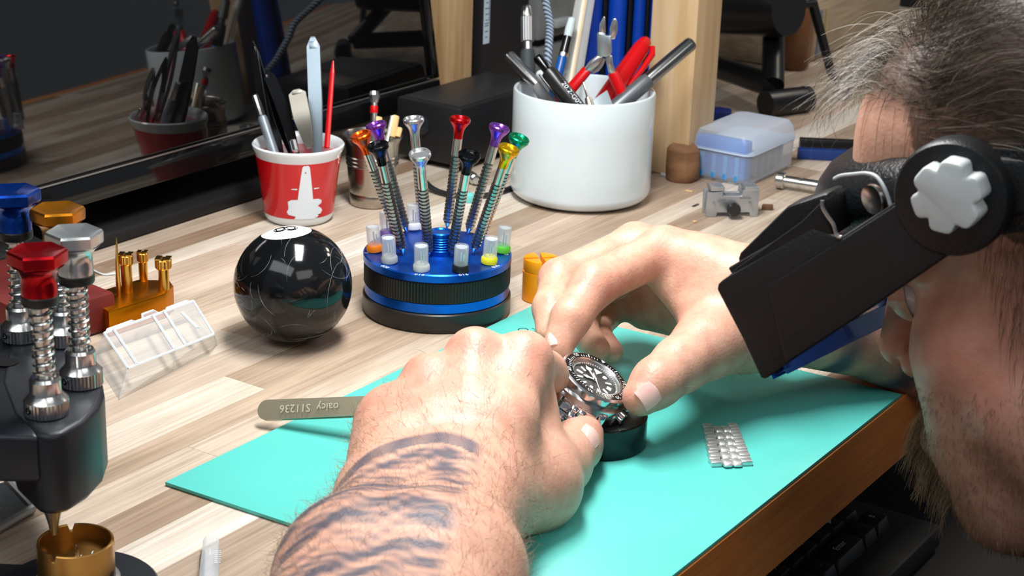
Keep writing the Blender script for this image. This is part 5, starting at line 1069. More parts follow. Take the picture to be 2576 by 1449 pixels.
# ---- head
HP = math.radians(20); hf = Vector((-.857, .515, 0)).normalized()
HF = (hf * math.cos(HP) - Vector((0, 0, 1)) * math.sin(HP)).normalized(); HL = Vector((0, 0, 1)).cross(hf).normalized(); HU = HF.cross(HL)
nose_tip = dp(2222, 893, .80); NL = Vector((.117, 0, -.034)); H0 = nose_tip - (HF * NL.x + HL * NL.y + HU * NL.z)
HM = Matrix(((HF.x, HL.x, HU.x, H0.x), (HF.y, HL.y, HU.y, H0.y), (HF.z, HL.z, HU.z, H0.z), (0, 0, 0, 1))); HMn = np.array(HM)
hd_ = [('e', (-.010, 0, .042), (.106, .078, .088), None, .02), ('e', (.030, 0, -.030), (.062, .060, .082), None, .025), ('c', (.078, .030, .034), (.078, -.030, .034), .022, .022, .02), ('c', (.060, .032, .068), (.060, -.032, .068), .0245, .0245, .03), ('c', (.067, .034, -.030), (.068, .032, -.055), .021, .021, .016), ('c', (.067, -.034, -.030), (.068, -.032, -.055), .021, .021, .016), ('c', (.069, .027, -.074), (.069, -.027, -.074), .020, .020, .014), ('c', (.060, .026, -.102), (.060, -.026, -.102), .019, .019, .014),
       ('e', (.045, 0, -.085), (.045, .050, .036), None, .022), ('c', (.074, .012, -.106), (.074, -.012, -.106), .017, .017, .016),
       ('c', (.058, .046, -.016), (.058, .046, -.022), .016, .016, .016), ('c', (.058, -.046, -.016), (.058, -.046, -.022), .016, .016, .016),
       ('c', (.040, .053, -.055), (.020, .056, -.085), .016, .016, .02), ('c', (.040, -.053, -.055), (.020, -.056, -.085), .016, .016, .02),
       ('c', (.088, .014, -.070), (.088, -.014, -.070), .012, .012, .012),
       ('c', (.084, .032, .022), (.070, .050, .020), .009, .008, .010), ('c', (.084, -.032, .022), (.070, -.050, .020), .009, .008, .010),
       ('e', (.100, .030, .000), (.016, .016, .012), None, .010, 'sub'), ('e', (.100, -.030, .000), (.016, .016, .012), None, .010, 'sub'),
       ('c', (.092, 0, .012), (.1075, 0, -.030), .0065, .0098, .010), ('c', (.097, .012, -.036), (.090, .014, -.038), .0072, .006, .005), ('c', (.097, -.012, -.036), (.090, -.014, -.038), .0072, .006, .005),
       ('c', (.099, .0065, -.045), (.092, .0070, -.040), .0035, .0030, .002, 'sub'),
       ('c', (.096, .015, -.072), (.096, -.015, -.072), .0050, .0050, .006), ('c', (.093, .013, -.082), (.093, -.013, -.082), .0055, .0055, .006),
       ('e', (-.010, .078, -.012), (.016, .009, .031), np.array([[.95, -.3, 0], [.3, .95, 0], [0, 0, 1]]), .006), ('e', (-.010, -.078, -.012), (.016, .009, .031), np.array([[.95, .3, 0], [-.3, .95, 0], [0, 0, 1]]), .006),
       ('c', (-.022, 0, -.060), (-.105, 0, -.190), .055, .066, .03)]
vH, qH = surface_nets(lambda P: sdf_eval(P, hd_), (-.20, -.11, -.27), (.13, .11, .145), 0.0017)
parts_v.append(vH @ HMn[:3, :3].T + HMn[:3, 3]); parts_f.append(qH)
# ---- torso and upper arms (mostly below the frame), 5 mm cells
def hw(x, y, z): return np.array(HM @ Vector((x, y, z)))
NK = hw(-.105, 0, -.190); down = np.array((hf.x * -.35, hf.y * -.35, -1)); down /= np.linalg.norm(down); hl = np.array(HL)
SHL = NK + hl * .175 + down * .075; SHR = NK - hl * .175 + down * .075
FER = FE + (FE - WR) * .6 + np.array([.02, 0, -.02])
tors = [('c', NK, NK + down * .10, .062, .075, .03), ('c', SHL, SHR, .060, .060, .05), ('c', NK + down * .14 + hl * .07, NK + down * .40 + hl * .06, .115, .115, .06), ('c', NK + down * .14 - hl * .07, NK + down * .40 - hl * .06, .115, .115, .06),
        ('c', SHL, ELB, .052, .042, .03), ('c', ELB, E1, .043, .040, .02), ('c', SHR, FER, .052, .044, .03)]
lo, hi = bounds(tors, .01); vT, qT = surface_nets(lambda P: sdf_eval(P, tors), lo, hi, 0.005); parts_v.append(vT); parts_f.append(qT)
V = np.concatenate(parts_v); Fq = []; o_ = 0
for v_, q_ in zip(parts_v, parts_f): Fq.append(q_ + o_); o_ += len(v_)
Fq = np.concatenate(Fq)
def np_mesh(name, V, F, mat, smooth=True):
    me = bpy.data.meshes.new(name); me.vertices.add(len(V)); me.vertices.foreach_set('co', np.asarray(V, np.float32).ravel()); k = F.shape[1]
    me.loops.add(F.size); me.loops.foreach_set('vertex_index', F.ravel().astype(np.int32)); me.polygons.add(len(F))
    me.polygons.foreach_set('loop_start', np.arange(0, F.size, k, dtype=np.int32)); me.polygons.foreach_set('loop_total', np.full(len(F), k, np.int32))
    me.update(calc_edges=True); me.validate()
    if smooth: me.polygons.foreach_set('use_smooth', np.ones(len(me.polygons), bool))
    if mat: me.materials.append(mat)
    return me
# ---- pigment: tattoo on both forearms, dark scalp and stubble; warmer knuckles
nL, nR, nH = len(vL), len(vR), len(vH); tat = np.zeros(len(V)); hair = np.zeros(len(V)); red = np.zeros(len(V))
def bandpat(t, a, rg_):
    s = np.zeros_like(t)
    for k in range(9):
        f1, f2, ph, am = rg_.uniform(120, 260), rg_.integers(-3, 4), rg_.uniform(0, 6.28), rg_.uniform(.5, 1); s += am * np.sin(f1 * t + f2 * a + ph + 1.8 * np.sin(a * rg_.integers(1, 4) + 40 * t + ph * 2))
    return s
pL = V[:nL]; dL = pL - W; t = dL @ ax_; cr_ = np.array(CR) - ax_ * (np.array(CR) @ ax_); cr_ /= np.linalg.norm(cr_); n3 = np.cross(ax_, cr_)
a = np.arctan2(dL @ cr_, dL @ n3 * (1 if n3 @ np.array(CF) < 0 else -1)); rg_ = np.random.default_rng(4)
u_ = dL @ cr_
edge = -0.012 + 0.030 * np.abs((u_ - 0.004) / 0.04) ** 1.6          # arched upper border on the back of the wrist
wv = np.sin(215 * (t - edge) + 1.9 * np.sin(70 * u_ + 1 + 40 * t) + 1.5 * np.sin(3 * a + 90 * t)) + 0.6 * np.sin(430 * t + 190 * u_ + 2 * np.sin(230 * u_)) + 0.5 * np.sin(900 * t - 330 * u_ + 2 * np.sin(300 * u_ + 100 * t)) + 0.5 * bandpat(t, a, rg_) / 3
ink = np.clip(wv * 0.38 + 0.55, 0, 1); ink = np.where((t - edge) < 0.013, 0.85 + 0.1 * np.sin(400 * u_), ink)
side_ = np.clip((0.026 - u_) / 0.006, 0, 1)
tat[:nL] = np.clip((t - edge) / 0.003, 0, 1) * ink * side_ * 0.9
pR = V[nL:nL + nR]; axr = (FE - WR) / np.linalg.norm(FE - WR); t = (pR - WR) @ axr; a = np.arctan2((pR - WR) @ np.array(CF), (pR - WR) @ np.array(CU))
tat[nL:nL + nR] = np.clip((t - 0.045) / 0.004, 0, 1) * np.clip(bandpat(t, a, rg_) * 0.22 + 0.45, 0, 1) * 0.9
q = vH; x_, y_, z_ = q[:, 0], q[:, 1], q[:, 2]
hl_z = np.where(x_ > 0.02, 0.062 + (x_ - .02) * 0.35, 0.062 - (0.02 - x_) * 1.2); temple = (np.abs(y_) > .045) & (x_ < .055) & (z_ > 0.005 + np.maximum(0, x_ - 0.0) * 0.9) & (z_ > -.01)
scalp = np.clip((z_ - hl_z) / 0.012, 0, 1); scalp = np.maximum(scalp, temple * 0.85); scalp[(x_ < -.02) & (z_ > -.055)] = 1
burn = np.clip(1 - np.abs(x_ - .012) / .022, 0, 1) * (np.abs(y_) > .05) * (z_ < .02) * (z_ > -.045); scalp = np.maximum(scalp, burn * 0.8)
beard = np.clip((-0.030 - z_ - 0.25 * np.maximum(0, .05 - x_)) / .03, 0, 1) * (x_ > -.03)
hair[nL + nR:nL + nR + nH] = np.clip(np.maximum(scalp, beard * 0.38), 0, 1)
hair[nL + nR + nH:] = 0
for c_ in list(mcp) + [X(1494, 716, .958), X(1408, 702, .985), X(1693, 840, .955), X(1612, 1000, .908)] + [X(1318, 870, .83), X(1195, 865, .83), X(1078, 930, .82), X(985, 1020, .815), X(1460, 1100, .893)]:
    red = np.maximum(red, np.exp(-(((V - c_) ** 2).sum(1)) / (2 * .011 ** 2)))
hr0 = nL + nR
for c_, s_ in (((.110, 0, -.036), .016), ((.055, .060, -.030), .022), ((-.01, .075, -.01), .03)):
    red[hr0:hr0 + nH] = np.maximum(red[hr0:hr0 + nH], np.exp(-(((vH - np.array(c_)) ** 2).sum(1)) / (2 * s_ ** 2)))
SKIN = bpy.data.materials.new('skin'); SKIN.use_nodes = True; nt = SKIN.node_tree; N = nt.nodes; L_ = nt.links; b = N['Principled BSDF']
b.inputs['Roughness'].default_value = 0.44; b.inputs['Subsurface Weight'].default_value = 0.22; b.inputs['Subsurface Radius'].default_value = (0.0045, 0.0018, 0.001); b.inputs['Subsurface Scale'].default_value = 1.0; b.inputs['Specular IOR Level'].default_value = 0.4
tc = N.new('ShaderNodeTexCoord'); n1 = N.new('ShaderNodeTexNoise'); n1.inputs['Scale'].default_value = 120; n1.inputs['Detail'].default_value = 5; L_.new(tc.outputs['Object'], n1.inputs['Vector'])
r1 = N.new('ShaderNodeValToRGB'); r1.color_ramp.elements[0].position = .3; r1.color_ramp.elements[1].position = .7; r1.color_ramp.elements[0].color = (*lin((202, 150, 128)), 1); r1.color_ramp.elements[1].color = (*lin((220, 172, 148)), 1); L_.new(n1.outputs['Fac'], r1.inputs[0])
def mixc(fac, a_, col, last=None):
    mx = N.new('ShaderNodeMix'); mx.data_type = 'RGBA'; L_.new(fac, mx.inputs[0]); L_.new(a_, mx.inputs[6]); mx.inputs[7].default_value = (*lin(col), 1); return mx.outputs[2]
def attr(nm, k=1.0):
    a_ = N.new('ShaderNodeAttribute'); a_.attribute_name = nm; m_ = N.new('ShaderNodeMath'); m_.operation = 'MULTIPLY'; m_.inputs[1].default_value = k; L_.new(a_.outputs['Fac'], m_.inputs[0]); return m_.outputs[0]
c_ = mixc(attr('warmth', .38), r1.outputs[0], (206, 118, 104)); c_ = mixc(attr('ink', 1), c_, (62, 74, 92)); c_ = mixc(attr('scalp', .92), c_, (52, 40, 32)); L_.new(c_, b.inputs['Base Color'])
n2 = N.new('ShaderNodeTexNoise'); n2.inputs['Scale'].default_value = 420; n2.inputs['Detail'].default_value = 6; L_.new(tc.outputs['Object'], n2.inputs['Vector'])
n3_ = N.new('ShaderNodeTexVoronoi'); n3_.inputs['Scale'].default_value = 700; L_.new(tc.outputs['Object'], n3_.inputs['Vector'])
ad = N.new('ShaderNodeMath'); ad.operation = 'MULTIPLY_ADD'; ad.inputs[1].default_value = .35; L_.new(n3_.outputs['Distance'], ad.inputs[0]); L_.new(n2.outputs['Fac'], ad.inputs[2])
bp = N.new('ShaderNodeBump'); bp.inputs['Strength'].default_value = .35; bp.inputs['Distance'].default_value = .0006; L_.new(ad.outputs[0], bp.inputs['Height']); L_.new(bp.outputs[0], b.inputs['Normal'])
me = np_mesh('body', V, Fq, SKIN)
for nm, arr in (('ink', tat), ('scalp', hair), ('warmth', red)):
    at_ = me.attributes.new(nm, 'FLOAT', 'POINT'); at_.data.foreach_set('value', arr.astype(np.float32))
person = thing('person', 'person with greying hair and short beard bent over the bench, wearing a magnifying visor', 'person', Vector((NK[0], NK[1], TZ)))
def pobj(name, g, mat, parent=None, bevel=0, label=None, T=None, **kw):
    o = obj(name, g, mat, None, bevel, label, **kw)
    o.parent = parent or person; o.matrix_parent_inverse = Matrix.Translation(-person.location) if not parent else Matrix.Identity(4)
    if T is not None: o.matrix_basis = T
    return o
pobj('body', me, None)
# shirt over torso and upper arms
SHIRT = M('navy_cotton', (20, 28, 48), 0.85, var=(60, (16, 22, 40)), bump=(900, 0.4))
sh = [('c', NK + down * .035, NK + down * .10, .074, .085, .03), ('c', SHL, SHR, .068, .068, .05), ('c', NK + down * .14 + hl * .07, NK + down * .40 + hl * .06, .124, .124, .06), ('c', NK + down * .14 - hl * .07, NK + down * .40 - hl * .06, .124, .124, .06),
      ('c', SHL, SHL + (ELB - SHL) * .62, .062, .060, .03), ('c', SHR, SHR + (FER - SHR) * .62, .062, .060, .03)]
lo, hi = bounds(sh, .01); v_, q_ = surface_nets(lambda P: sdf_eval(P, sh), lo, hi, 0.005)
pobj('shirt', np_mesh('shirt', v_, q_, SHIRT), None)
# eyes
EYEW = M('eye_white', (214, 208, 204), 0.15, var=(90, (206, 198, 194)), coat=.5); IRIS = M('iris', (84, 104, 110), 0.15, var=(300, (60, 78, 84)), coat=.6)
for s_ in (1, -1):
    e_ = pobj('eye', G().ball((0, 0, 0), .0122, 16), EYEW, T=HM @ Matrix.Translation((.0812, s_ * .0305, .000)))
    pobj('iris', G().lathe([(.006, .0108), (.0052, .0113), (.002, .0123), (0, .0124)], 24, frame((0, 0, 0), (1, 0, -.25))), IRIS, e_)
    lid = G()
    m_, n_ = 40, 40; az = np.linspace(-1.5, 1.5, m_); lv = np.linspace(-1, 1, n_)
    for u in (1, -1):           # upper and lower lid: shells that stop at the almond-shaped opening
        lid = G(); vs = []
        for a_ in az:
            op = (.34 if u > 0 else .26) * max(0, 1 - (a_ / .80) ** 2)
            for k in range(12):
                e_l = u * (op + (1.35 - op) * k / 11); r_l = .0131 + (.0006 if k == 0 else 0)
                vs.append((r_l * math.cos(e_l) * math.cos(a_), r_l * math.cos(e_l) * math.sin(a_), r_l * math.sin(e_l)))
        lid.add(vs, [(i * 12 + k, i * 12 + k + 1, i * 12 + k + 13, i * 12 + k + 12) for i in range(m_ - 1) for k in range(11)]); pobj('eyelid', lid, SKIN, e_)
# fingernails
NAIL = M('nail', (238, 196, 186), 0.22, var=(150, (230, 184, 174)), coat=.3)
def nail(c, nrm, along, w_, l_):
    T = frame(Vector(c), Vector(nrm), Vector(along)); g = G(); A_, B_ = [], []
    m = 9; vs = []; fs = []
    for i in range(m):
        for j in range(7):
            u, v = i / (m - 1) * 2 - 1, j / 6 * 2 - 1; tap = 1 - .18 * max(0, -u) - (.25 * max(0, u - .5) ** 1.5); vs.append((u * l_ / 2, v * w_ / 2 * tap, -.0016 * v * v - .0008 * u * u + .0004 * max(0, u)))
    for i in range(m - 1):
        for j in range(6): fs.append((i * 7 + j, i * 7 + j + 1, i * 7 + j + 8, i * 7 + j + 7))
    n_ = len(vs); vs += [(x, y, z - .0009) for x, y, z in vs]; fs += [tuple(n_ + i for i in f_[::-1]) for f_ in fs]
    rim = [j for j in range(7)] + [7 * i + 6 for i in range(1, m)] + [7 * (m - 1) + j for j in range(5, -1, -1)] + [7 * i for i in range(m - 2, 0, -1)]
    for k in range(len(rim)): a_, b_ = rim[k], rim[(k + 1) % len(rim)]; fs.append((a_, b_, n_ + b_, n_ + a_))
    g.add(vs, fs); pobj('fingernail', g, NAIL, T=T)
def surf_nail(f, px, py, dguess, along, w_, l_):
    """drop a nail on the body where the sight line at (px,py) meets it"""
    d = np.array(ray(px, py)); s = dguess - .06
    for k in range(400):
        P = np.array(CAM) + d * s; v = float(f(P[None].astype(np.float32))[0])
        if v < 0.00005: break
        s += max(v * .7, .00005)
    P = np.array(CAM) + d * s; e = 2e-3; g_ = np.array([float(f((P + dv)[None].astype(np.float32))[0]) - float(f((P - dv)[None].astype(np.float32))[0]) for dv in np.eye(3) * e]); g_ /= np.linalg.norm(g_)
    nail(P + g_ * .00055, g_, along, w_, l_)
surf_nail(fR, 1640, 990, .905, X(1612, 1000, .908) - X(1652, 962, .916), .0125, .0145)
surf_nail(fR, 1384, 852, .945, X(1384, 838, .948) - X(1386, 775, .962), .0070, .0085)
surf_nail(fL, 1487, 1098, .895, X(1471, 1092, .899) - X(1448, 1122, .888), .0120, .0150)
# ------------------------------------------------------------------ magnifying visor on the head
HI = HM.inverted()
def hpx(x, y, yl):
    o = HI @ CAM; d = HI.to_3x3() @ ray(x, y); return o + d * ((yl - o.y) / d.y)
VP = 0.092
def z6(pts): return [(1776 + x / 2.415, 360 + y / 2.415) for x, y in pts]
visor = thing('visor', 'black head-worn magnifying visor with white star knob and blue lens frame', 'visor', HM)
VIS = M('visor_black', (26, 26, 28), 0.5, bump=(1200, 0.35)); LEA = M('visor_leather', (18, 20, 23), 0.3, bump=(700, 0.5)); VIS2 = M('visor_black_edge', (20, 21, 23), 0.4, bump=(1000, 0.3))
def prof(pts, yl): return [((p := hpx(x, y, yl)).x, p.z) for x, y in z6(pts)]
def side(poly, y0, y1): return G().prism([(x, z) for x, z in poly], y0, y1, Matrix(((1, 0, 0, 0), (0, 0, 1, 0), (0, 1, 0, 0), (0, 0, 0, 1))))
P1 = prof([(62, 890), (70, 860), (92, 838), (130, 812), (640, 520), (815, 575), (1130, 372), (1262, 290), (1500, 400), (1700, 480), (1480, 680), (1000, 1008), (500, 1336), (372, 1428), (345, 1440), (328, 1425), (225, 1200)], VP)
obj('side_plate', side(P1, VP - 0.0035, VP), VIS, visor, 0.0012)
P1b = [(p[0], p[1]) for p in prof([(395, 900), (370, 880), (400, 850), (840, 578), (1140, 385), (1265, 300), (1500, 405), (1680, 478), (1470, 676), (1000, 1000), (505, 1325), (490, 1310)], VP)]
obj('raised_panel', side(P1b, VP - 0.0002, VP + 0.0022), VIS, visor, 0.0018, seg=3)
P2 = prof([(186, 700), (200, 672), (488, 388), (560, 362), (738, 300), (772, 450), (800, 560), (640, 600), (200, 760)], VP - 0.012)
obj('hood_step', side(P2, VP - 0.030, VP - 0.012), VIS2, visor, 0.002)
P3 = prof([(110, 836), (205, 745), (590, 470), (715, 345), (726, 420), (790, 560), (640, 610), (140, 850)], VP - 0.003)
obj('hood_shoulder', side(P3, VP - 0.014, VP - 0.001), VIS2, visor, 0.002)
# light trim where the hood ends
tr = [Vector((x, VP + 0.001, z)) for x, z in prof([(712, 345), (716, 390), (745, 440), (780, 490), (795, 540), (812, 566), (832, 568)], VP)]
obj('hood_trim', G().tube(smooth_path(tr, 4), 0.0008, 8), SATIN, visor)
# far plate, top and bottom panels joining the two sides
Pf = [(x, z) for x, z in P1]
obj('far_plate', side(Pf[:6] + Pf[10:], -.044, -.0405), VIS, visor, 0.0012)
def span(a, b, y0, y1, th):
    """panel across the face between two profile points"""
    a = Vector((a[0], 0, a[1])); b = Vector((b[0], 0, b[1])); ya = Vector((0, y0, 0)); yb = Vector((0, y1, 0)); return G().strip([a + ya, a + yb], [b + ya, b + yb], th)
obj('top_panel', span(P1[3], P1[4], VP - 0.004, -.041, 0.003), VIS, visor, 0.0005, seg=1)
# blue lens frame across the open end
e0 = Vector((P1[1][0], 0, P1[1][1])); e1 = Vector((P1[14][0], 0, P1[14][1])); ed = (e1 - e0); el = ed.length; ed.normalize(); en = Vector((0, 1, 0)).cross(ed); 
if en.x < 0: en = -en
TL = Matrix(((ed.x, -.11 * ed.x, en.x, e0.x + .11 * VP * ed.x), (ed.y, 1, en.y, 0), (ed.z, -.11 * ed.z, en.z, e0.z + .11 * VP * ed.z), (0, 0, 0, 1)))
lf0, lf1, ly0, ly1 = el * 0.12, el * 1.005, -.0395, VP - 0.005
BLF = M('lens_frame_blue', (10, 110, 225), 0.25, var=(40, (8, 100, 212)), coat=.3, sss=.4); LENS = clear_plastic('lens_glass', (225, 232, 236), 0.05, 0.03)
lens = obj('lens_frame', G().box(((lf0 + lf1) / 2, ly0 + 0.004, -0.006), (lf1 - lf0, 0.008, 0.007), TL).box(((lf0 + lf1) / 2, ly1 - 0.004, -0.006), (lf1 - lf0, 0.008, 0.007), TL)
    .box((lf0 + 0.004, (ly0 + ly1) / 2, -0.006), (0.008, ly1 - ly0, 0.007), TL).box((lf1 - 0.0045, (ly0 + ly1) / 2, -0.006), (0.009, ly1 - ly0, 0.007), TL).box(((lf0 + lf1) / 2, (ly0 + ly1) / 2 - 0.004, -0.006), (lf1 - lf0, 0.012, 0.007), TL), BLF, visor, 0.0012)
for y0, y1 in ((ly0 + 0.008, (ly0 + ly1) / 2 - 0.010), ((ly0 + ly1) / 2 + 0.002, ly1 - 0.008)):
    obj('lens', G().box(((lf0 + lf1) / 2, (y0 + y1) / 2, -0.006), (lf1 - lf0 - 0.016, y1 - y0, 0.003), TL), LENS, lens)
# headband round the brow
def band(z0f, z1f, z0s, z1s, a0, a1, bulge, th, ra=.113, rb=.0865, n=48):
    vs = []; fs = []; m = 9; cx = -.012
    for i in range(n + 1):
        t = math.radians(a0 + (a1 - a0) * i / n); k = max(0, math.cos(t)) ** 1.5; z0 = z0s + (z0f - z0s) * k; z1 = z1s + (z1f - z1s) * k
        ring = []
        for j in range(m): u = j / (m - 1); q = 1 + (bulge / .1) * math.sin(PI * u) ** .6 * (0.5 + .5 * k); ring.append(((ra * q) * math.cos(t) + cx, (rb * q) * math.sin(t), z0 + (z1 - z0) * u))
        for j in range(m - 1, -1, -1): u = j / (m - 1); q = 1 - th / .1; ring.append(((ra * q) * math.cos(t) + cx, (rb * q) * math.sin(t), z0 + (z1 - z0) * u))
        vs += ring
    w2 = 2 * m
    for i in range(n):
        for j in range(w2): fs.append((i * w2 + j, i * w2 + (j + 1) % w2, (i + 1) * w2 + (j + 1) % w2, (i + 1) * w2 + j))
    fs += [tuple(range(w2)), tuple(n * w2 + j for j in range(w2 - 1, -1, -1))]
    return G().add(vs, fs)
obj('headband', band(.024, .060, .030, .062, -180, 180, .006, .003), LEA, visor, sharp=60)
obj('brow_pad', band(.022, .0655, .030, .060, -64, 64, .0215, .002), LEA, visor, sharp=60)
# pale piping that dips across the pad
def on_pad(x, y, q):
    best = None
    for k in range(240):
        yl = .100 - k * .0006; p_ = hpx(x, y, yl); v = ((p_.x + .012) / (.113 * q)) ** 2 + (yl / (.0865 * q)) ** 2
        if v <= 1: return p_
    return p_
pp = smooth_path([on_pad(x, y, 1.215) for x, y in ((2099, 450), (2116, 442), (2148, 438), (2180, 436), (2206, 446), (2226, 476), (2240, 515), (2250, 560))], 5)
obj('piping', G().tube(pp, 0.0008, 8), M('piping_white', (205, 210, 212), 0.4, var=(90, (190, 196, 200))), visor)
rp_ = on_pad(2200, 500, 1.205); obj('rivet', G().lathe([(.0058, -.001), (.0062, 0), (.0060, .0016), (.0045, .001), (0, .0002)], 28, frame(rp_, ((rp_.x + .012) / .0185, rp_.y / .0108, 0), (0, 0, 1))), STEEL, visor)
# pivot disc and knob
pv = hpx(2392, 500, VP + .002)
obj('pivot_disc', G().lathe([(.0215, -.014), (.0225, -.012), (.0225, .000), (.0215, .0016), (.0190, .0022), (0, .0022)], 64, frame(pv, (0, 1, 0))), VIS2, visor)
obj('band_lug', side(prof([(1560, 60), (1940, 90), (2200, 120), (2200, 520), (1940, 420), (1640, 470), (1500, 330)], VP - .008), VP - .016, VP - .004), VIS2, visor, .002)
kp = []
for k in range(72):
    a = 2 * PI * k / 72; c6 = math.cos(6 * a); da_ = (math.degrees(a) % 60) - 30; r_ = (.0144 - .0037 * math.exp(-(da_ / 10.0) ** 2)) * (1 - .03 * math.cos(math.radians(da_ + 30) * 6)); kp.append((r_ * math.cos(a + .12), r_ * math.sin(a + .12)))
KN = M('knob_white', (206, 212, 212), 0.42, var=(30, (198, 206, 206)), bump=(300, 0.03)); kc = hpx(2386, 494, VP + .012)
obj('star_knob', loft([([(x * .93, y * .93) for x, y in kp], 0), (kp, .0015), (kp, .0100), ([(x * .96, y * .96) for x, y in kp], .0116), ([(x * .86, y * .86) for x, y in kp], .0122)]), KN, visor, loc=None, sharp=40).matrix_basis = frame((kc.x, VP + .0035, kc.z), (0, 1, 0))
# ------------------------------------------------------------------ hair, beard and arm hair: real strands
def strands_mesh(name, paths, r0, tones, cols, rough=.38):
    """paths: (n,m,3); three-sided tapering tubes in one mesh, tone per strand"""
    n, m, _ = paths.shape; t = np.gradient(paths, axis=1); t /= np.maximum(np.linalg.norm(t, axis=2, keepdims=True), 1e-9)
    ref = np.array([.31, .52, .79]); u = np.cross(t, ref); u /= np.maximum(np.linalg.norm(u, axis=2, keepdims=True), 1e-9); v = np.cross(t, u)
    taper = np.linspace(1, .35, m)[None, :, None] * np.asarray(r0)[:, None, None]
    P = np.stack([paths + taper * (u * math.cos(a) + v * math.sin(a)) for a in (0, 2.094, 4.189)], 2)
    idx = np.arange(n * m * 3).reshape(n, m, 3); q = []
    for j in range(3): j2 = (j + 1) % 3; q.append(np.stack([idx[:, :-1, j], idx[:, :-1, j2], idx[:, 1:, j2], idx[:, 1:, j]], -1).reshape(-1, 4))
    mat = bpy.data.materials.new(name); mat.use_nodes = True; nt = mat.node_tree; b = nt.nodes['Principled BSDF']; b.inputs['Roughness'].default_value = rough
    a_ = nt.nodes.new('ShaderNodeAttribute'); a_.attribute_name = 'tone'; r_ = nt.nodes.new('ShaderNodeValToRGB')
    while len(r_.color_ramp.elements) < len(cols): r_.color_ramp.elements.new(.5)
    for i, c in enumerate(cols): r_.color_ramp.elements[i].position = i / (len(cols) - 1); r_.color_ramp.elements[i].color = (*lin(c), 1)
    nt.links.new(a_.outputs['Fac'], r_.inputs[0]); nt.links.new(r_.outputs[0], b.inputs['Base Color'])
    me = np_mesh(name, P.reshape(-1, 3), np.concatenate(q), mat)
    at_ = me.attributes.new('tone', 'FLOAT', 'POINT'); at_.data.foreach_set('value', np.repeat(np.asarray(tones, np.float32), m * 3)); return me
rn = np.random.default_rng(7)
def normals_of(V, Q):
    n = np.zeros_like(V); fn = np.cross(V[Q[:, 2]] - V[Q[:, 0]], V[Q[:, 3]] - V[Q[:, 1]])
    for k in range(4): np.add.at(n, Q[:, k], fn)
    return n / np.maximum(np.linalg.norm(n, axis=1, keepdims=True), 1e-12)
nHv = normals_of(vH, qH); scal = hair[nL + nR:nL + nR + nH]
EC, ER = np.array([-.012, 0, .042]), np.array([.104, .078, .088])
def grow(p, d0, flow, L, m, stiff, lift, curl, rn, keep=1.025):
    n = len(p); out = np.zeros((n, m, 3)); out[:, 0] = p; d = d0.copy(); step = (L / (m - 1))[:, None]; ph = rn.normal(size=(n, 3)) * curl[:, None]
    for k in range(1, m):
        f = flow(out[:, k - 1]); d = d * (1 - stiff) + f * stiff + ph * (k / m); d /= np.linalg.norm(d, axis=1, keepdims=True)
        q = out[:, k - 1] + d * step; e = (q - EC) / ER; r = np.linalg.norm(e, axis=1); mn = keep + lift * min(1, k / 4); bad = r < mn
        q[bad] = EC + (e[bad] / r[bad, None] * mn[bad, None]) * ER if not np.isscalar(mn) else EC + e[bad] / r[bad, None] * mn * ER
        out[:, k] = q
    return out
def nz(v): return v / np.linalg.norm(v, axis=1, keepdims=True)
def flow_side(p):
    s = np.sign(p[:, 1]); y = np.abs(p[:, 1]); f = np.stack([-np.ones(len(p)), 0 * y + .10 * s, -.16 - 5.0 * np.maximum(0, y - .045) + .5 * np.sin(90 * p[:, 2] + 30 * p[:, 0]) * .3], 1)
    f += .22 * np.stack([np.sin(120 * p[:, 2]), np.sin(100 * p[:, 0] + 80 * p[:, 2]), np.sin(130 * p[:, 0] + 60 * p[:, 1])], 1); return nz(f)
vis = (scal > .55) & (vH[:, 1] > -.07) & (vH[:, 0] > -.12)
vis &= ~((vH[:, 2] < .062) & (vH[:, 2] > .022) & (vH[:, 0] > .03))
wv_ = np.where(vis)[0]; pw_ = np.where((vH[wv_, 0] > .04) & (vH[wv_, 2] > .07), 2.2, 1.0); ids = rn.choice(wv_, 10500, p=pw_ / pw_.sum()); P0 = vH[ids] + rn.normal(scale=.0008, size=(len(ids), 3)); N0 = nHv[ids]
front = (P0[:, 0] > .060) & (P0[:, 2] > .070) & (rn.random(len(P0)) < np.clip((P0[:, 0] - .060) / .014, .25, .85))
n = len(P0); Lh = rn.uniform(.030, .058, n); lift = rn.uniform(.01, .14, n) * np.clip((P0[:, 2] - .02) / .05, .25, 1)
d0 = nz(N0 * .24 + flow_side(P0) * .9 + rn.normal(scale=.16, size=(n, 3)))
hp1 = grow(P0[~front], d0[~front], flow_side, Lh[~front], 10, .35, lift[~front], rn.uniform(0, .10, n)[~front], rn)
# the forelock: thrown forward, then curling down and back
def flow_front(p): return nz(np.stack([.25 - 26 * np.maximum(0, p[:, 0] - .092), .25 * np.sin(150 * p[:, 1]) + .2, -.35 + 0 * p[:, 0] - 4 * np.maximum(0, p[:, 0] - .09)], 1))
pf = P0[front]; nf = len(pf); df = nz(N0[front] * .55 + np.array([.30, .1, .40]) + rn.normal(scale=.30, size=(nf, 3)))
hp2 = grow(pf, df, flow_front, rn.uniform(.020, .044, nf), 10, .24, rn.uniform(.03, .10, nf), rn.uniform(0, .16, nf), rn)
paths = np.concatenate([hp1, hp2]); cl_ = .16 * np.sin(260 * paths[:, 0, 2] + 3 * np.sin(150 * paths[:, 0, 0])) ; tone = np.clip(rn.beta(1.1, 1.9, len(paths)) + cl_ + np.concatenate([np.full(len(hp1), -.04), np.full(nf, .12)]), 0, 1)
def to_w(p): return (p.reshape(-1, 3) @ HMn[:3, :3].T + HMn[:3, 3]).reshape(p.shape)
HC = [(30, 24, 20), (72, 60, 49), (126, 115, 100), (194, 186, 172)]
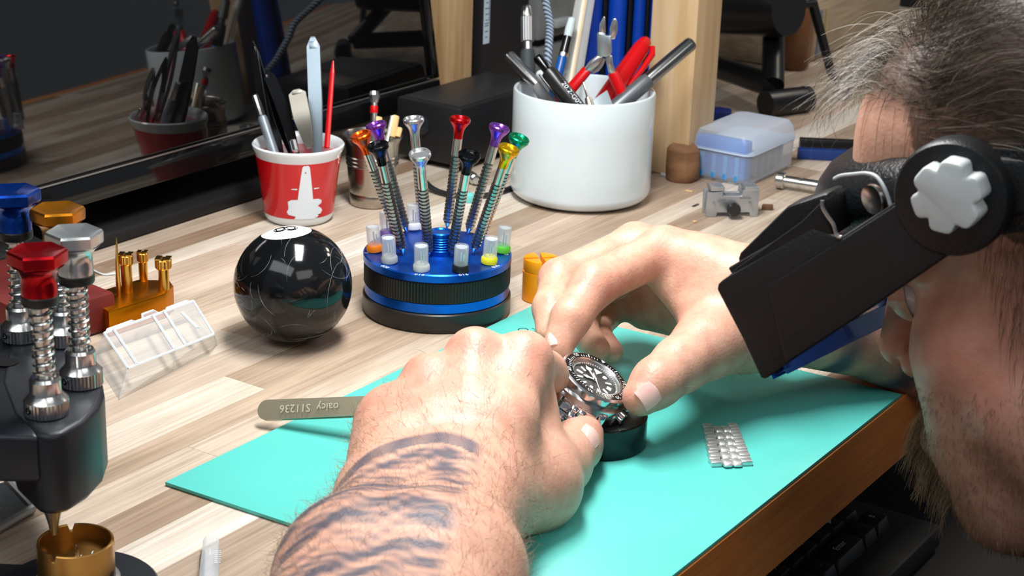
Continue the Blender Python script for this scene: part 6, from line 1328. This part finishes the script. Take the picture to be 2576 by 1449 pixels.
o = pobj('hair', strands_mesh('hair', to_w(paths), rn.uniform(.00009, .00014, len(paths)), tone, HC), None); o['kind'] = 'stuff'
# thin strands falling over the forehead and temple
k_ = (P0[:, 2] > .070) & (P0[:, 0] > .02) & (P0[:, 0] < .075) & (P0[:, 1] > .015); ii = rn.choice(np.where(k_)[0], 240)
p = P0[ii]; dd = nz(N0[ii] * .25 + np.array([.35, .2, -.8]) + rn.normal(scale=.15, size=(len(ii), 3)))
fh = grow(p, dd, lambda q: nz(np.stack([.22 + 0 * q[:, 0], .05 + 0 * q[:, 0], -1 + 0 * q[:, 0]], 1)), rn.uniform(.018, .034, len(ii)), 8, .3, rn.uniform(.0, .03, len(ii)), rn.uniform(0, .06, len(ii)), rn, 1.02)
o = pobj('fringe', strands_mesh('fringe', to_w(fh), np.full(len(fh), .00009), rn.uniform(0, .45, len(fh)), HC), None); o['kind'] = 'stuff'
# sideburn
k_ = (np.abs(vH[:, 0] - .012) < .024) & (vH[:, 1] > .05) & (vH[:, 2] < .030) & (vH[:, 2] > -.045); ii = rn.choice(np.where(k_)[0], 900); p = vH[ii]
sb = grow(p, nz(nHv[ii] * .5 + np.array([.25, 0, -.9]) + rn.normal(scale=.3, size=(len(ii), 3))), lambda q: nz(np.stack([.15 + 0 * q[:, 0], .1 + 0 * q[:, 0], -1 + 0 * q[:, 0]], 1)), rn.uniform(.006, .018, len(ii)), 6, .25, np.zeros(len(ii)), rn.uniform(0, .18, len(ii)), rn, .5)
# stubble over cheek and jaw
w_ = np.where((beard > .25) & (vH[:, 1] > -.03) & (vH[:, 0] > -.02))[0]; ii2 = rn.choice(w_, 6500); p = vH[ii2]
stb = grow(p, nz(nHv[ii2] * .7 + np.array([.15, 0, -.6]) + rn.normal(scale=.3, size=(len(ii2), 3))), lambda q: nz(np.stack([.15 + 0 * q[:, 0], 0 * q[:, 0], -1 + 0 * q[:, 0]], 1)), rn.uniform(.0015, .0042, len(ii2)), 6, .3, np.zeros(len(ii2)), rn.uniform(0, .1, len(ii2)), rn, .2)
# moustache and chin tuft
k_ = ((vH[:, 0] > .076) & (np.abs(vH[:, 1]) < .022) & (vH[:, 2] < -.052) & (vH[:, 2] > -.100)); ii3 = rn.choice(np.where(k_)[0], 1500); p = vH[ii3]
mst = grow(p, nz(nHv[ii3] * .9 + np.array([.30, 0, -.65]) + rn.normal(scale=.18, size=(len(ii3), 3))), lambda q: nz(np.stack([.28 + 0 * q[:, 0], .15 * np.sign(q[:, 1]), -1 + 0 * q[:, 0]], 1)), rn.uniform(.008, .022, len(ii3)), 6, .3, np.zeros(len(ii3)), rn.uniform(0, .12, len(ii3)), rn, .2)
bd = np.concatenate([sb, stb, mst]); bt = np.concatenate([rn.uniform(0, .4, len(sb)), rn.beta(1.2, 1.8, len(stb)), rn.uniform(.3, 1, len(mst))])
o = pobj('beard', strands_mesh('beard', to_w(bd), np.concatenate([np.full(len(sb), .00008), np.full(len(stb), .00007), np.full(len(mst), .0001)]), bt, [(48, 34, 26), (104, 78, 56), (164, 138, 104), (206, 188, 156)]), None); o['kind'] = 'stuff'
# arm and hand hair
nLv = normals_of(vL, qL); tL = (vL - W) @ ax_; fromcam = nLv @ np.array(CF)
wgt = np.clip((tL + .075) / .05, 0, 1) * np.where(np.abs((vL - W) @ cr_) > .022, 1.5, .8); wgt[(tL > .16) | (fromcam > .45)] = 0; wgt[(tL < -.02) & ((vL - W) @ cr_ > .026)] *= .15
ia = rn.choice(nL, 4200, p=wgt / wgt.sum()); na = len(ia); dir0 = -ax_ * .55 + cr_ * -.25
da = nz(nLv[ia] * .38 + dir0 + rn.normal(scale=.32, size=(na, 3)) - nLv[ia] * (nLv[ia] @ dir0)[:, None] * .8)
m = 6; out = np.zeros((na, m, 3)); out[:, 0] = vL[ia]; Ls = rn.uniform(.004, .0105, na)[:, None]; cu = rn.normal(scale=.12, size=(na, 3)) - nLv[ia] * .10
for k in range(1, m): da = nz(da + cu); out[:, k] = out[:, k - 1] + da * Ls / (m - 1)
nRv = normals_of(vR, qR); tR = (vR - WR) @ axr; wr = np.clip((tR + .03) / .03, 0.02, 1); wr[(nRv @ np.array(CF) > .4)] = 0; ib = rn.choice(nR, 900, p=wr / wr.sum()); nb = len(ib)
db = nz(nRv[ib] * .4 + axr * .5 + rn.normal(scale=.35, size=(nb, 3))); ob = np.zeros((nb, m, 3)); ob[:, 0] = vR[ib]; Lb_ = rn.uniform(.003, .008, nb)[:, None]; cb = rn.normal(scale=.12, size=(nb, 3)) - nRv[ib] * .1
for k in range(1, m): db = nz(db + cb); ob[:, k] = ob[:, k - 1] + db * Lb_ / (m - 1)
ah = np.concatenate([out, ob]); o = pobj('arm_hair', strands_mesh('arm_hair', ah, np.full(len(ah), .00007), rn.beta(1.3, 1.6, len(ah)), [(96, 60, 40), (132, 92, 66), (176, 140, 108), (206, 180, 148)]), None); o['kind'] = 'stuff'
